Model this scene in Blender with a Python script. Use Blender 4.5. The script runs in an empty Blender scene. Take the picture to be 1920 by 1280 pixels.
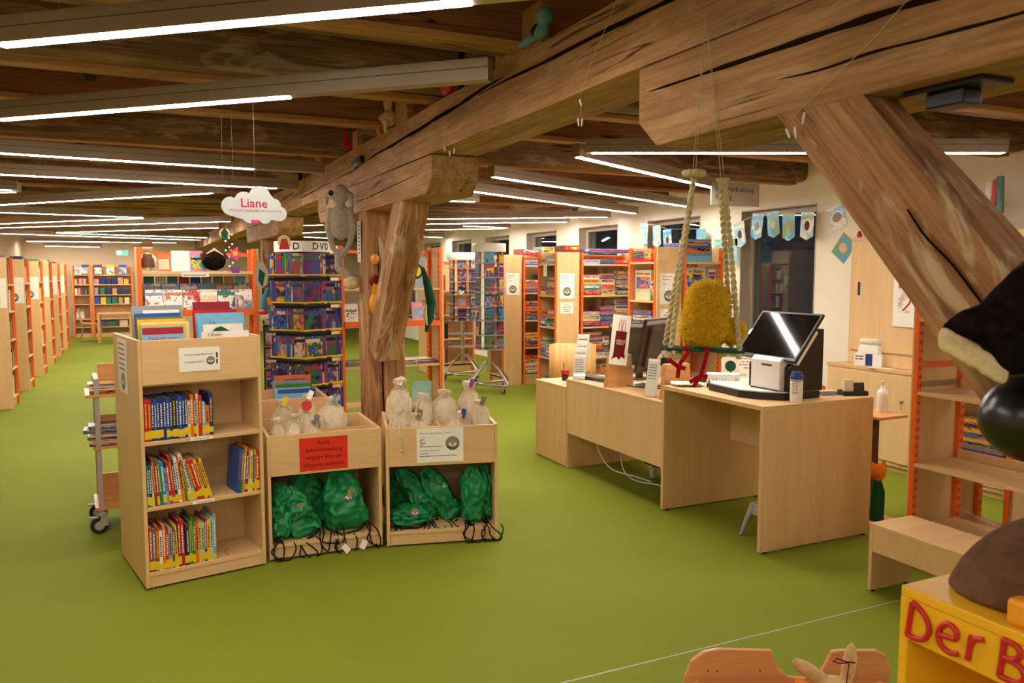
import bpy, math, random
from mathutils import Matrix, Vector, Euler, noise
R = math.radians
PI = math.pi
random.seed(7)
scene = bpy.context.scene
COL = scene.collection

# ------------------------------------------------------------------ camera, world, exposure
cam_d = bpy.data.cameras.new('camera')
cam_d.sensor_width = 22.3
cam_d.lens = 22.3 * 1500.0 / 1920.0
cam_d.clip_start = 0.05
cam_d.clip_end = 100
cam_d.dof.use_dof = True
cam_d.dof.focus_distance = 6.2
cam_d.dof.aperture_fstop = 5.0
cam = bpy.data.objects.new('camera', cam_d)
COL.objects.link(cam)
cam.location = (0, 0, 1.70)
cam.rotation_euler = (R(90) - math.atan(128 / 1500.0), 0, R(-25))
scene.camera = cam

world = bpy.data.worlds.new('night')
world.use_nodes = True
bg = world.node_tree.nodes['Background']
bg.inputs[0].default_value = (0.006, 0.007, 0.010, 1)
bg.inputs[1].default_value = 1.0
scene.world = world

vs = scene.view_settings
vs.view_transform = 'Standard'
vs.look = 'None'
vs.exposure = 1.5
vs.gamma = 1.0
vs.use_curve_mapping = False
LAMP_POWER = 30.0
LAMP_TINT = (1.0, 0.89, 0.80)

# ------------------------------------------------------------------ materials
def lin(c):
    return tuple(((x / 12.92) if x <= 0.04045 else ((x + 0.055) / 1.055) ** 2.4) for x in c)

def rgb(r, g, b):
    return lin((r / 255.0, g / 255.0, b / 255.0))

class NT:
    def __init__(s, name):
        s.m = bpy.data.materials.new(name)
        s.m.use_nodes = True
        s.t = s.m.node_tree
        s.b = s.t.nodes['Principled BSDF']
    def n(s, typ, **kw):
        nd = s.t.nodes.new(typ)
        for k, v in kw.items():
            setattr(nd, k, v)
        return nd
    def l(s, a, b):
        s.t.links.new(a, b)
    def mix(s, fac, a, b, mode='MIX'):
        m = s.n('ShaderNodeMix', data_type='RGBA', blend_type=mode)
        for sock, v in ((m.inputs[0], fac), (m.inputs[6], a), (m.inputs[7], b)):
            if isinstance(v, bpy.types.NodeSocket):
                s.l(v, sock)
            elif isinstance(v, (int, float)):
                sock.default_value = v
            else:
                sock.default_value = (*v, 1) if len(v) == 3 else v
        return m.outputs[2]
    def coord(s, kind='Object', scale=(1, 1, 1), loc=(0, 0, 0), jitter=False):
        tc = s.n('ShaderNodeTexCoord')
        mp = s.n('ShaderNodeMapping')
        mp.inputs['Scale'].default_value = scale
        mp.inputs['Location'].default_value = loc
        s.l(tc.outputs[kind], mp.inputs[0])
        out = mp.outputs[0]
        if jitter:
            oi = s.n('ShaderNodeObjectInfo')
            mu = s.n('ShaderNodeMath', operation='MULTIPLY')
            mu.inputs[1].default_value = 37.0
            s.l(oi.outputs['Random'], mu.inputs[0])
            va = s.n('ShaderNodeVectorMath', operation='ADD')
            s.l(out, va.inputs[0])
            s.l(mu.outputs[0], va.inputs[1])
            out = va.outputs[0]
        return out
    def noise(s, vec, scale, detail=2, rough=0.5, dist=0.0):
        nd = s.n('ShaderNodeTexNoise')
        nd.inputs['Scale'].default_value = scale
        nd.inputs['Detail'].default_value = detail
        nd.inputs['Roughness'].default_value = rough
        nd.inputs['Distortion'].default_value = dist
        s.l(vec, nd.inputs['Vector'])
        return nd
    def ramp(s, fac, stops, interp='LINEAR'):
        r = s.n('ShaderNodeValToRGB')
        cr = r.color_ramp
        cr.interpolation = interp
        while len(cr.elements) < len(stops):
            cr.elements.new(0.5)
        for e, (p, c) in zip(cr.elements, stops):
            e.position = p
            e.color = (*c, 1) if len(c) == 3 else c
        s.l(fac, r.inputs[0])
        return r.outputs[0]
    def bump(s, h, strength, dist=0.01):
        b = s.n('ShaderNodeBump')
        b.inputs['Strength'].default_value = strength
        b.inputs['Distance'].default_value = dist
        s.l(h, b.inputs['Height'])
        s.l(b.outputs[0], s.b.inputs['Normal'])
    def out(s, color=None, rough=0.5, metal=0.0, spec=0.5):
        if color is not None:
            if isinstance(color, bpy.types.NodeSocket):
                s.l(color, s.b.inputs['Base Color'])
            else:
                s.b.inputs['Base Color'].default_value = (*color, 1)
        s.b.inputs['Roughness'].default_value = rough
        s.b.inputs['Metallic'].default_value = metal
        s.b.inputs['Specular IOR Level'].default_value = spec
        return s.m

def plain(name, c, rough=0.5, metal=0.0, spec=0.5, vary=0.06, vs_=6.0, bump=0.0, bscale=80.0):
    t = NT(name)
    v = t.coord()
    n = t.noise(v, vs_, 3)
    c2 = tuple(x * (1 - vary * 2) for x in c)
    c3 = tuple(min(1, x * (1 + vary)) for x in c)
    col = t.ramp(n.outputs[0], [(0.3, c2), (0.7, c3)])
    if bump > 0:
        n2 = t.noise(v, bscale, 2)
        t.bump(n2.outputs[0], bump, 0.004)
    return t.out(col, rough, metal, spec)

def maple(name, scale, c0=rgb(222, 184, 130), c1=rgb(212, 171, 116), rough=0.42):
    t = NT(name)
    v = t.coord('Object', scale, jitter=True)
    n = t.noise(v, 1.0, 4, 0.6, 0.4)
    n2 = t.noise(v, 7.0, 2, 0.5)
    a = t.ramp(n.outputs[0], [(0.3, c1), (0.62, c0)])
    col = t.mix(0.22, a, t.ramp(n2.outputs[0], [(0.35, tuple(x * 0.9 for x in c1)), (0.6, c0)]))
    return t.out(col, rough, 0, 0.4)

def timber(name, dark, light, pale, patina=0.5, weather=0.0):
    """rough old timber, grain along local X"""
    t = NT(name)
    v = t.coord('Object', (0.55, 7, 7), jitter=True)
    n = t.noise(v, 2.2, 6, 0.62, 1.2)
    fine = t.noise(t.coord('Object', (2.0, 60, 60), jitter=True), 1.5, 3, 0.6, 0.3)
    blot = t.noise(t.coord('Object', (1.4, 2.6, 2.6), jitter=True), 1.6, 4, 0.6)
    a = t.ramp(n.outputs[0], [(0.28, dark), (0.5, light), (0.72, pale)])
    b = t.mix(0.35, a, t.ramp(fine.outputs[0], [(0.35, dark), (0.65, pale)]))
    c = t.mix(patina, b, t.mix(1.0, b, t.ramp(blot.outputs[0], [(0.3, (0.42, 0.38, 0.34)), (0.62, (1, 1, 1))]), 'MULTIPLY'))
    crack = t.noise(t.coord('Object', (0.35, 9, 9), jitter=True), 1.3, 3, 0.5, 0.6)
    thin = t.ramp(crack.outputs[0], [(0.485, (1, 1, 1)), (0.497, (0.12, 0.09, 0.06)), (0.503, (0.12, 0.09, 0.06)), (0.515, (1, 1, 1))])
    gate = t.noise(t.coord('Object', (0.9, 3, 3), jitter=True), 1.5, 1)
    g = t.ramp(gate.outputs[0], [(0.56, (0, 0, 0)), (0.62, (1, 1, 1))])
    d = t.mix(g, c, t.mix(1.0, c, thin, 'MULTIPLY'))
    if weather > 0:
        w1 = t.noise(t.coord('Object', (1.1, 5, 5), jitter=True), 2.0, 5, 0.65, 0.8)
        d = t.mix(t.ramp(w1.outputs[0], [(0.54, (0, 0, 0)), (0.62, (weather,) * 3)]), d, rgb(206, 182, 146))
        w2 = t.noise(t.coord('Object', (0.9, 4, 4), (3.7, 1.3, 0.4), jitter=True), 1.7, 4, 0.6, 0.6)
        d = t.mix(t.ramp(w2.outputs[0], [(0.57, (0, 0, 0)), (0.65, (weather,) * 3)]), d, rgb(96, 62, 40))
    h = t.mix(0.5, fine.outputs[0], n.outputs[0])
    t.bump(h, 0.55, 0.012)
    return t.out(d, 0.72, 0, 0.25)

def objcolor(name, rough=0.4, spec=0.4, vary=0.15):
    t = NT(name)
    oi = t.n('ShaderNodeObjectInfo')
    n = t.noise(t.coord('Object', jitter=True), 14, 2)
    sh = t.ramp(n.outputs[0], [(0.3, (1 - vary,) * 3), (0.7, (1, 1, 1))])
    col = t.mix(1.0, oi.outputs['Color'], sh, 'MULTIPLY')
    return t.out(col, rough, 0, spec)

PAL = [rgb(196, 44, 34), rgb(236, 196, 60), rgb(40, 84, 150), rgb(236, 228, 210), rgb(58, 128, 66),
       rgb(224, 120, 40), rgb(60, 150, 190), rgb(70, 40, 70), rgb(30, 30, 36), rgb(200, 110, 130)]

def art(name, cols, scale=1.6, keep=0.0, rough=0.25, dark=0.0):
    """printed cover: two ground inks, a figure and a title bar, chosen anew for every object"""
    t = NT(name)
    oi = t.n('ShaderNodeObjectInfo')
    k = len(cols)
    def pick(mul, order):
        m = t.n('ShaderNodeMath', operation='MULTIPLY')
        m.inputs[1].default_value = mul
        t.l(oi.outputs['Random'], m.inputs[0])
        f = t.n('ShaderNodeMath', operation='FRACT')
        t.l(m.outputs[0], f.inputs[0])
        return t.ramp(f.outputs[0], [(q / k, cols[(q * order) % k]) for q in range(k)], 'CONSTANT')
    a, b, c, d = pick(1.0, 1), pick(7.3, 1), pick(17.7, 1), pick(41.1, 1)
    tc = t.n('ShaderNodeTexCoord')
    sep = t.n('ShaderNodeSeparateXYZ')
    t.l(tc.outputs['Generated'], sep.inputs[0])
    n = t.noise(t.coord('Generated', (1, 1, 1), jitter=True), scale, 1, 0.5)
    n2 = t.noise(t.coord('Generated', (1, 1, 1), jitter=True), scale * 3.2, 2, 0.5)
    ground = t.mix(t.ramp(n.outputs[0], [(0.44, (0, 0, 0)), (0.56, (1, 1, 1))]), a, b)
    fig = t.ramp(n2.outputs[0], [(0.55, (0, 0, 0)), (0.60, (1, 1, 1))])
    col = t.mix(fig, ground, c)
    # title bar near the top with a broken edge
    ad = t.n('ShaderNodeMath', operation='MULTIPLY_ADD')
    ad.inputs[1].default_value = 0.12
    t.l(n2.outputs[0], ad.inputs[0])
    t.l(sep.outputs[2], ad.inputs[2])
    bar = t.ramp(ad.outputs[0], [(0.0, (0, 0, 0)), (0.80, (0, 0, 0)), (0.82, (1, 1, 1)), (0.94, (1, 1, 1)), (0.96, (0, 0, 0))])
    col = t.mix(bar, col, d)
    if keep > 0:
        col = t.mix(keep, col, oi.outputs['Color'])
    return t.out(col, rough, 0, 0.5)

M = {}
M['maple'] = maple('maple_upright', (14, 14, 1.2))
M['maple_h'] = maple('maple_level', (1.2, 14, 14))
M['maple_pale'] = maple('maple_pale', (12, 12, 1.0), rgb(226, 191, 140), rgb(216, 178, 126))
M['beech'] = maple('beech', (1.5, 18, 18), rgb(216, 158, 98), rgb(192, 128, 74), 0.35)
M['plywood'] = maple('plywood', (10, 10, 1.0), rgb(222, 176, 108), rgb(204, 152, 86), 0.35)
M['orange'] = plain('orange_steel', rgb(238, 106, 28), 0.35, 0, 0.5, 0.03)
M['orange_dark'] = plain('orange_steel_slot', rgb(120, 44, 12), 0.6)
M['timber'] = timber('hewn_timber', rgb(130, 90, 54), rgb(176, 128, 78), rgb(204, 160, 108), 0.4, 0.25)
M['timber_post'] = timber('old_post_timber', rgb(122, 82, 48), rgb(172, 120, 72), rgb(206, 160, 112), 0.5, 0.75)
M['timber_dark'] = timber('dark_log_timber', rgb(82, 58, 42), rgb(124, 90, 64), rgb(172, 132, 96), 0.6, 0.35)
M['plank_brown'] = timber('brown_plank', rgb(120, 76, 48), rgb(150, 98, 62), rgb(170, 116, 76), 0.3)
M['plank_pale'] = timber('pale_plank', rgb(146, 98, 54), rgb(180, 128, 74), rgb(196, 146, 90), 0.3)
M['board'] = timber('ceiling_board', rgb(126, 88, 54), rgb(156, 112, 70), rgb(176, 130, 84), 0.5)
M['crack'] = plain('dark_split', rgb(38, 26, 16), 0.95, 0, 0.0)  # dark brown for the splits in the timbers
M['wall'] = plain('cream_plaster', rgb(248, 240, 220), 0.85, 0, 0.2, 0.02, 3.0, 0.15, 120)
M['wall_dimmed'] = plain('dimmed_cream_plaster', rgb(222, 200, 166), 0.85, 0, 0.2, 0.02, 3.0, 0.15, 120)  # cream plaster, colour darkened to hold down strong lamplight at the far end
M['white'] = plain('white_plastic', rgb(238, 234, 226), 0.4, 0, 0.5, 0.02)
M['paper'] = plain('paper', rgb(240, 234, 220), 0.75, 0, 0.2, 0.02)
M['pages'] = plain('page_edges', rgb(226, 212, 182), 0.85, 0, 0.1, 0.05, 90)
M['ink'] = plain('ink', rgb(44, 38, 36), 0.8, 0, 0.1, 0.0)
M['ink_grey'] = plain('grey_ink', rgb(120, 108, 98), 0.8, 0, 0.1, 0.0)
M['ink_red'] = plain('red_ink', rgb(200, 32, 64), 0.7, 0, 0.1, 0.0)
M['ink_darkred'] = plain('dark_ink_on_red', rgb(112, 26, 18), 0.7, 0, 0.1, 0.0)
M['red_paper'] = plain('red_paper', rgb(216, 52, 26), 0.7, 0, 0.2, 0.03)
M['yellow_tag'] = plain('yellow_sticker', rgb(226, 194, 30), 0.45, 0, 0.4, 0.05)
M['black'] = plain('black_plastic', rgb(22, 21, 22), 0.38, 0, 0.5, 0.05)
M['black_soft'] = plain('black_cord', rgb(14, 14, 15), 0.8, 0, 0.2, 0.05)
M['dark_grey'] = plain('dark_grey_plastic', rgb(60, 60, 62), 0.45)
M['grey'] = plain('grey_plastic', rgb(168, 160, 150), 0.45, 0, 0.5, 0.03)
M['steel'] = plain('brushed_steel', rgb(196, 188, 176), 0.28, 0.9, 0.5, 0.03)
M['alu'] = plain('lamp_aluminium', rgb(176, 160, 140), 0.4, 0.55, 0.5, 0.02)
M['frame'] = plain('window_frame_paint', rgb(186, 172, 156), 0.45, 0, 0.5, 0.02)
M['sign_grey'] = plain('grey_sign_board', rgb(176, 166, 146), 0.6, 0, 0.3, 0.02)
M['cotton'] = plain('unbleached_cotton', rgb(216, 200, 168), 0.95, 0, 0.1, 0.06, 30, 0.5, 260)
M['rope'] = plain('natural_rope', rgb(214, 196, 152), 0.95, 0, 0.1, 0.12, 120, 0.5, 300)
M['green_nylon'] = plain('green_nylon', rgb(18, 140, 76), 0.45, 0, 0.5, 0.16, 9, 0.5, 30)
M['green_dark'] = plain('dark_green_felt', rgb(40, 84, 58), 0.9, 0, 0.1, 0.1)
M['red'] = plain('red_plastic', rgb(198, 32, 30), 0.4)
M['red_fuzzy'] = plain('red_chenille', rgb(176, 20, 34), 0.95, 0, 0.1, 0.15, 90, 0.6, 300)
M['yellow_wool'] = plain('yellow_wool', rgb(255, 188, 34), 0.95, 0, 0.05, 0.12, 60)
M['yellow_wool'].node_tree.nodes['Principled BSDF'].inputs['Subsurface Weight'].default_value = 0.45
M['yellow_wool'].node_tree.nodes['Principled BSDF'].inputs['Subsurface Radius'].default_value = (1.0, 0.55, 0.2)
M['yellow_wool'].node_tree.nodes['Principled BSDF'].inputs['Subsurface Scale'].default_value = 0.02
_p = M['yellow_wool'].node_tree.nodes['Principled BSDF']
_p.inputs['Sheen Weight'].default_value = 0.8
_p.inputs['Sheen Tint'].default_value = (1.0, 0.68, 0.10, 1)
M['yellow_paint'] = plain('yellow_paint', rgb(240, 182, 34), 0.35, 0, 0.5, 0.03)
M['yellow_dark'] = plain('amber_paint', rgb(240, 160, 30), 0.45)
M['blue'] = plain('blue_plastic', rgb(34, 62, 130), 0.4)
M['turq'] = plain('turquoise_plush', rgb(104, 144, 148), 0.95, 0, 0.1, 0.1, 40)
M['grey_plush'] = plain('grey_knit', rgb(176, 166, 150), 0.95, 0, 0.1, 0.12, 60, 0.5, 200)
M['beige_plush'] = plain('beige_plush', rgb(214, 182, 132), 0.95, 0, 0.1, 0.1, 50, 0.4, 250)
M['brown_plush'] = plain('brown_plush', rgb(104, 74, 54), 0.95, 0, 0.1, 0.12, 30, 0.25, 300)
M['dark_plush'] = plain('black_plush', rgb(26, 20, 20), 1.0, 0, 0.05, 0.3, 60, 0.6, 220)
M['cream_plush'] = plain('cream_plush', rgb(226, 206, 160), 0.95, 0, 0.1, 0.12, 50, 0.5, 220)
M['orange_plush'] = plain('orange_felt', rgb(236, 132, 40), 0.9, 0, 0.1, 0.1)
M['purple'] = plain('purple_print', rgb(128, 56, 140), 0.6)
M['pink'] = plain('pink_print', rgb(222, 62, 110), 0.6)
M['skin_doll'] = plain('doll_fabric', rgb(236, 204, 160), 0.9)
M['denim'] = plain('teal_felt', rgb(48, 118, 140), 0.9)
M['shiny_black'] = plain('shiny_black_nose', rgb(14, 15, 15), 0.28, 0, 0.6, 0.1)
M['screen'] = plain('dark_screen_glass', rgb(16, 15, 15), 0.06, 0, 0.6, 0.0)
M['sky_card'] = art('card_art', [rgb(84, 168, 214), rgb(120, 190, 224), rgb(84, 168, 214), rgb(236, 222, 190), rgb(150, 204, 226), rgb(130, 160, 90)], 1.0)
M['art'] = art('cover_art', PAL, 2.4)
M['art_dvd'] = art('dvd_art', [rgb(26, 32, 74), rgb(40, 84, 160), rgb(170, 50, 40), rgb(30, 110, 170), rgb(96, 56, 130), rgb(34, 34, 48), rgb(206, 190, 170), rgb(140, 50, 90), rgb(50, 110, 70), rgb(60, 56, 110), rgb(214, 150, 60)], 1.5)
M['art_light'] = art('light_cover_art', [rgb(240, 234, 220), rgb(226, 196, 160), rgb(176, 110, 84), rgb(236, 228, 214), rgb(110, 134, 168), rgb(200, 180, 170)], 1.7)
M['emblem_green'] = plain('emblem_green', rgb(150, 152, 66), 0.6)
M['emblem_grey'] = plain('emblem_grey', rgb(128, 128, 124), 0.6)
M['emblem_blue'] = plain('emblem_blue', rgb(56, 76, 104), 0.6)
M['emblem_heart'] = plain('emblem_heart', rgb(206, 124, 84), 0.6)
M['cloud_paint'] = plain('cloud_paint', rgb(206, 210, 208), 0.6, 0, 0.3, 0.05, 9)
M['art_box'] = art('game_box_print', PAL, 3.0, 0.55, 0.35)
M['cover'] = objcolor('book_cover', 0.38)
M['card'] = objcolor('card', 0.6)

def floor_mat():
    t = NT('green_linoleum')
    v = t.coord('Object')
    big = t.noise(v, 0.8, 3)
    fine = t.noise(v, 260, 2)
    c = t.ramp(big.outputs[0], [(0.3, rgb(121, 131, 32)), (0.7, rgb(129, 139, 37))])
    f = t.ramp(fine.outputs[0], [(0.35, (0.82, 0.84, 0.8)), (0.6, (1, 1, 1))])
    t.bump(fine.outputs[0], 0.12, 0.002)
    return t.out(t.mix(1.0, c, f, 'MULTIPLY'), 0.8, 0, 0.15)
M['floor'] = floor_mat()
M['floor_line'] = plain('floor_seam_weld', rgb(150, 156, 60), 0.7, 0, 0.2)

def glow(name, strength, tint):
    t = NT(name)
    t.b.inputs['Base Color'].default_value = (0.9, 0.9, 0.9, 1)
    t.b.inputs['Emission Color'].default_value = (*tint, 1)
    t.b.inputs['Emission Strength'].default_value = strength
    return t.m
M['lamp'] = glow('lamp_diffuser', LAMP_POWER, LAMP_TINT)
M['exit'] = glow('exit_sign_light', 0.26, (0.30, 0.95, 0.75))
M['exit'].node_tree.nodes['Principled BSDF'].inputs['Base Color'].default_value = (0.05, 0.35, 0.28, 1)
M['exit_white'] = glow('exit_sign_white', 0.42, (0.95, 1.0, 0.95))
M['fairy_v'] = glow('violet_fairy_bulb', 1.4, (0.6, 0.3, 1.0))
M['fairy_g'] = glow('green_fairy_bulb', 0.8, (0.2, 0.9, 0.5))
M['fairy_r'] = glow('red_fairy_bulb', 0.8, (1.0, 0.25, 0.2))

def clear(name, tint, base=0.06, rough=0.02, ior=1.45):
    t = NT(name)
    nt = t.t
    nt.nodes.remove(t.b)
    o = [n for n in nt.nodes if n.type == 'OUTPUT_MATERIAL'][0]
    tr = t.n('ShaderNodeBsdfTransparent')
    tr.inputs[0].default_value = (*tint, 1)
    gl = t.n('ShaderNodeBsdfGlossy')
    gl.inputs['Roughness'].default_value = rough
    fr = t.n('ShaderNodeLayerWeight')
    pw = t.n('ShaderNodeMath', operation='POWER')
    pw.inputs[1].default_value = 4.0
    t.l(fr.outputs['Facing'], pw.inputs[0])
    ad = t.n('ShaderNodeMath', operation='MULTIPLY_ADD')
    ad.inputs[1].default_value = 0.9
    ad.inputs[2].default_value = base
    t.l(pw.outputs[0], ad.inputs[0])
    mx = t.n('ShaderNodeMixShader')
    t.l(ad.outputs[0], mx.inputs[0])
    t.l(tr.outputs[0], mx.inputs[1])
    t.l(gl.outputs[0], mx.inputs[2])
    t.l(mx.outputs[0], o.inputs[0])
    return t.m
M['glass'] = clear('window_glass', (0.8, 0.85, 0.85), 0.07)
M['acrylic'] = clear('clear_acrylic', (0.97, 0.98, 0.97), 0.03)

# ------------------------------------------------------------------ mesh builder
def T(x, y, z):
    return Matrix.Translation((x, y, z))

def RZ(a):
    return Matrix.Rotation(R(a), 4, 'Z')

def RX(a):
    return Matrix.Rotation(R(a), 4, 'X')

def RY(a):
    return Matrix.Rotation(R(a), 4, 'Y')

class MB:
    def __init__(s):
        s.v, s.f, s.s = [], [], []
    def add(s, vs_, fs, smooth=False, m=None):
        o = len(s.v)
        if m is not None:
            vs_ = [m @ Vector(p) for p in vs_]
        s.v += [tuple(p) for p in vs_]
        s.f += [tuple(i + o for i in f) for f in fs]
        s.s += [smooth] * len(fs)
        return s
    def box(s, x0, x1, y0, y1, z0, z1, m=None):
        return s.add([(x0, y0, z0), (x1, y0, z0), (x1, y1, z0), (x0, y1, z0), (x0, y0, z1), (x1, y0, z1), (x1, y1, z1), (x0, y1, z1)],
                     [(0, 3, 2, 1), (4, 5, 6, 7), (0, 1, 5, 4), (1, 2, 6, 5), (2, 3, 7, 6), (3, 0, 4, 7)], False, m)
    def quad(s, a, b, c, d, m=None):
        return s.add([a, b, c, d], [(0, 1, 2, 3)], False, m)
    def prism(s, poly, z0, z1, m=None, smooth=False):
        n = len(poly)
        vs_ = [(x, y, z0) for x, y in poly] + [(x, y, z1) for x, y in poly]
        fs = [tuple(range(n - 1, -1, -1)), tuple(range(n, 2 * n))]
        s.add(vs_, fs, False, m)
        o = len(s.v) - 2 * n
        for i in range(n):
            j = (i + 1) % n
            s.f.append((o + i, o + j, o + n + j, o + n + i))
            s.s.append(smooth)
        return s
    def slab(s, poly, y0, y1, m=None, smooth=False):
        """polygon in the XZ plane, thickness along Y"""
        mm = Matrix(((1, 0, 0, 0), (0, 0, -1, 0), (0, 1, 0, 0), (0, 0, 0, 1)))
        mm = mm if m is None else m @ mm
        return s.prism(poly, -y1, -y0, mm, smooth)
    def lathe(s, prof, n=20, m=None, smooth=True, sx=1.0, sy=1.0):
        vs_, fs = [], []
        for r, z in prof:
            for i in range(n):
                a = 2 * PI * i / n
                vs_.append((r * math.cos(a) * sx, r * math.sin(a) * sy, z))
        k = len(prof)
        for j in range(k - 1):
            for i in range(n):
                i2 = (i + 1) % n
                fs.append((j * n + i, j * n + i2, (j + 1) * n + i2, (j + 1) * n + i))
        s.add(vs_, fs, smooth, m)
        s.add([vs_[i] for i in range(n)], [tuple(range(n - 1, -1, -1))], False, m)
        s.add([vs_[(k - 1) * n + i] for i in range(n)], [tuple(range(n))], False, m)
        return s
    def cyl(s, x, y, z0, z1, r, n=16, r2=None, m=None):
        mm = T(x, y, 0) if m is None else m @ T(x, y, 0)
        return s.lathe([(r, z0), (r if r2 is None else r2, z1)], n, mm)
    def ell(s, c, r, nu=16, nv=10, m=None):
        if isinstance(r, (int, float)):
            r = (r, r, r)
        vs_, fs = [], []
        for j in range(1, nv):
            b = PI * j / nv
            for i in range(nu):
                a = 2 * PI * i / nu
                vs_.append((c[0] + r[0] * math.sin(b) * math.cos(a), c[1] + r[1] * math.sin(b) * math.sin(a), c[2] - r[2] * math.cos(b)))
        lo = len(vs_)
        vs_ += [(c[0], c[1], c[2] - r[2]), (c[0], c[1], c[2] + r[2])]
        for j in range(nv - 2):
            for i in range(nu):
                i2 = (i + 1) % nu
                fs.append((j * nu + i, j * nu + i2, (j + 1) * nu + i2, (j + 1) * nu + i))
        for i in range(nu):
            i2 = (i + 1) % nu
            fs.append((lo, i2, i))
            fs.append((lo + 1, (nv - 2) * nu + i, (nv - 2) * nu + i2))
        return s.add(vs_, fs, True, m)
    def tube(s, pts, r, n=8, closed=False, m=None):
        pts = [Vector(p) for p in pts]
        k = len(pts)
        rs = r if isinstance(r, (list, tuple)) else [r] * k
        vs_, fs = [], []
        up = None
        for i, p in enumerate(pts):
            a = pts[(i - 1) % k] if (i > 0 or closed) else p
            b = pts[(i + 1) % k] if (i < k - 1 or closed) else p
            d = (b - a)
            d = d.normalized() if d.length > 1e-9 else Vector((0, 0, 1))
            if up is None:
                up = Vector((0, 0, 1)) if abs(d.z) < 0.9 else Vector((1, 0, 0))
            u = up - d * up.dot(d)
            if u.length < 1e-6:
                u = d.orthogonal()
            u.normalize()
            up = u
            w = d.cross(u)
            for q in range(n):
                t = 2 * PI * q / n
                vs_.append(p + (u * math.cos(t) + w * math.sin(t)) * rs[i])
        for i in range(k if closed else k - 1):
            i2 = (i + 1) % k
            for q in range(n):
                q2 = (q + 1) % n
                fs.append((i * n + q, i * n + q2, i2 * n + q2, i2 * n + q))
        s.add(vs_, fs, True, m)
        if not closed:
            s.add(vs_[:n], [tuple(range(n - 1, -1, -1))], False, m)
            s.add(vs_[-n:], [tuple(range(n))], False, m)
        return s
    def mesh(s, name):
        me = bpy.data.meshes.new(name)
        me.from_pydata(s.v, [], s.f)
        me.polygons.foreach_set('use_smooth', s.s)
        me.update()
        return me
    def build(s, name, mat, parent=None, mx=None, color=None, bevel=0.0, remesh=0.0, wobble=None, cat=None, label=None, group=None):
        if wobble:
            amp, freq, off = wobble
            s.v = [tuple(Vector(p) + noise.noise_vector(Vector(p) * freq + Vector((off, off * 1.7, off * 0.6))) * amp) for p in s.v]
        o = obj(s.mesh(name), name, mat, parent, mx, color)
        if bevel > 0:
            b = o.modifiers.new('bevel', 'BEVEL')
            b.width = bevel
            b.segments = 2
            b.limit_method = 'ANGLE'
        if remesh > 0:
            b = o.modifiers.new('remesh', 'REMESH')
            b.mode = 'VOXEL'
            b.voxel_size = remesh
            b.use_smooth_shade = True
            sm = o.modifiers.new('smooth', 'SMOOTH')
            sm.iterations = 4
            sm.factor = 0.6
        if cat:
            tag(o, label, cat, group)
        return o

def obj(me, name, mat, parent=None, mx=None, color=None):
    if isinstance(mat, str):
        mat = M[mat]
    if mat is not None and not me.materials:
        me.materials.append(mat)
    o = bpy.data.objects.new(name, me)
    COL.objects.link(o)
    if parent is not None:
        o.parent = parent
    if mx is not None:
        o.matrix_basis = mx
    if color is not None:
        o.color = (*color, 1)
    return o

def tag(o, label, cat, group=None):
    o['label'] = label
    o['category'] = cat
    if group:
        o['group'] = group
    return o

def thing(name, label, cat, mx=None, group=None):
    o = bpy.data.objects.new(name, None)
    o.empty_display_size = 0.1
    COL.objects.link(o)
    if mx is not None:
        o.matrix_basis = mx
    return tag(o, label, cat, group)

def structure(o, label=None):
    o['kind'] = 'structure'
    if label:
        o['label'] = label
    return o

def B(x0, x1, y0, y1, z0, z1):
    return MB().box(x0, x1, y0, y1, z0, z1)

def cr(pts, n=5):
    """smooth curve through the points"""
    P = [Vector(p) for p in pts]
    out = []
    for a in range(len(P) - 1):
        p0, p1, p2, p3 = P[max(a - 1, 0)], P[a], P[a + 1], P[min(a + 2, len(P) - 1)]
        for q in range(n):
            u = q / n
            out.append(0.5 * ((2 * p1) + (p2 - p0) * u + (2 * p0 - 5 * p1 + 4 * p2 - p3) * u * u + (3 * p1 - p0 - 3 * p2 + p3) * u ** 3))
    out.append(P[-1])
    return out

def text_mesh(body, size, extrude=0.0, offset=0.0, align='CENTER', space=1.0):
    cu = bpy.data.curves.new('lettering', 'FONT')
    cu.body = body
    cu.size = size
    cu.align_x = align
    cu.align_y = 'CENTER'
    cu.extrude = extrude
    cu.offset = offset
    cu.resolution_u = 2
    cu.space_line = space
    ob = bpy.data.objects.new('lettering_curve', cu)
    me = bpy.data.meshes.new_from_object(ob)
    bpy.data.objects.remove(ob)
    bpy.data.curves.remove(cu)
    return me

def text(body, size, mat, parent, mx, name='lettering', **kw):
    """flat print; text plane is local XZ facing -Y"""
    return obj(text_mesh(body, size, **kw), name, mat, parent, mx @ RX(90))

def ordn(i):
    w = ['first', 'second', 'third', 'fourth', 'fifth', 'sixth', 'seventh', 'eighth', 'ninth', 'tenth', 'eleventh', 'twelfth', 'thirteenth',
         'fourteenth', 'fifteenth', 'sixteenth', 'seventeenth', 'eighteenth', 'nineteenth', 'twentieth']
    if i < 20:
        return w[i]
    if i < 29:
        return 'twenty-' + w[i - 20]
    if i == 29:
        return 'thirtieth'
    if i < 39:
        return 'thirty-' + w[i - 30]
    return 'fortieth'

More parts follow.
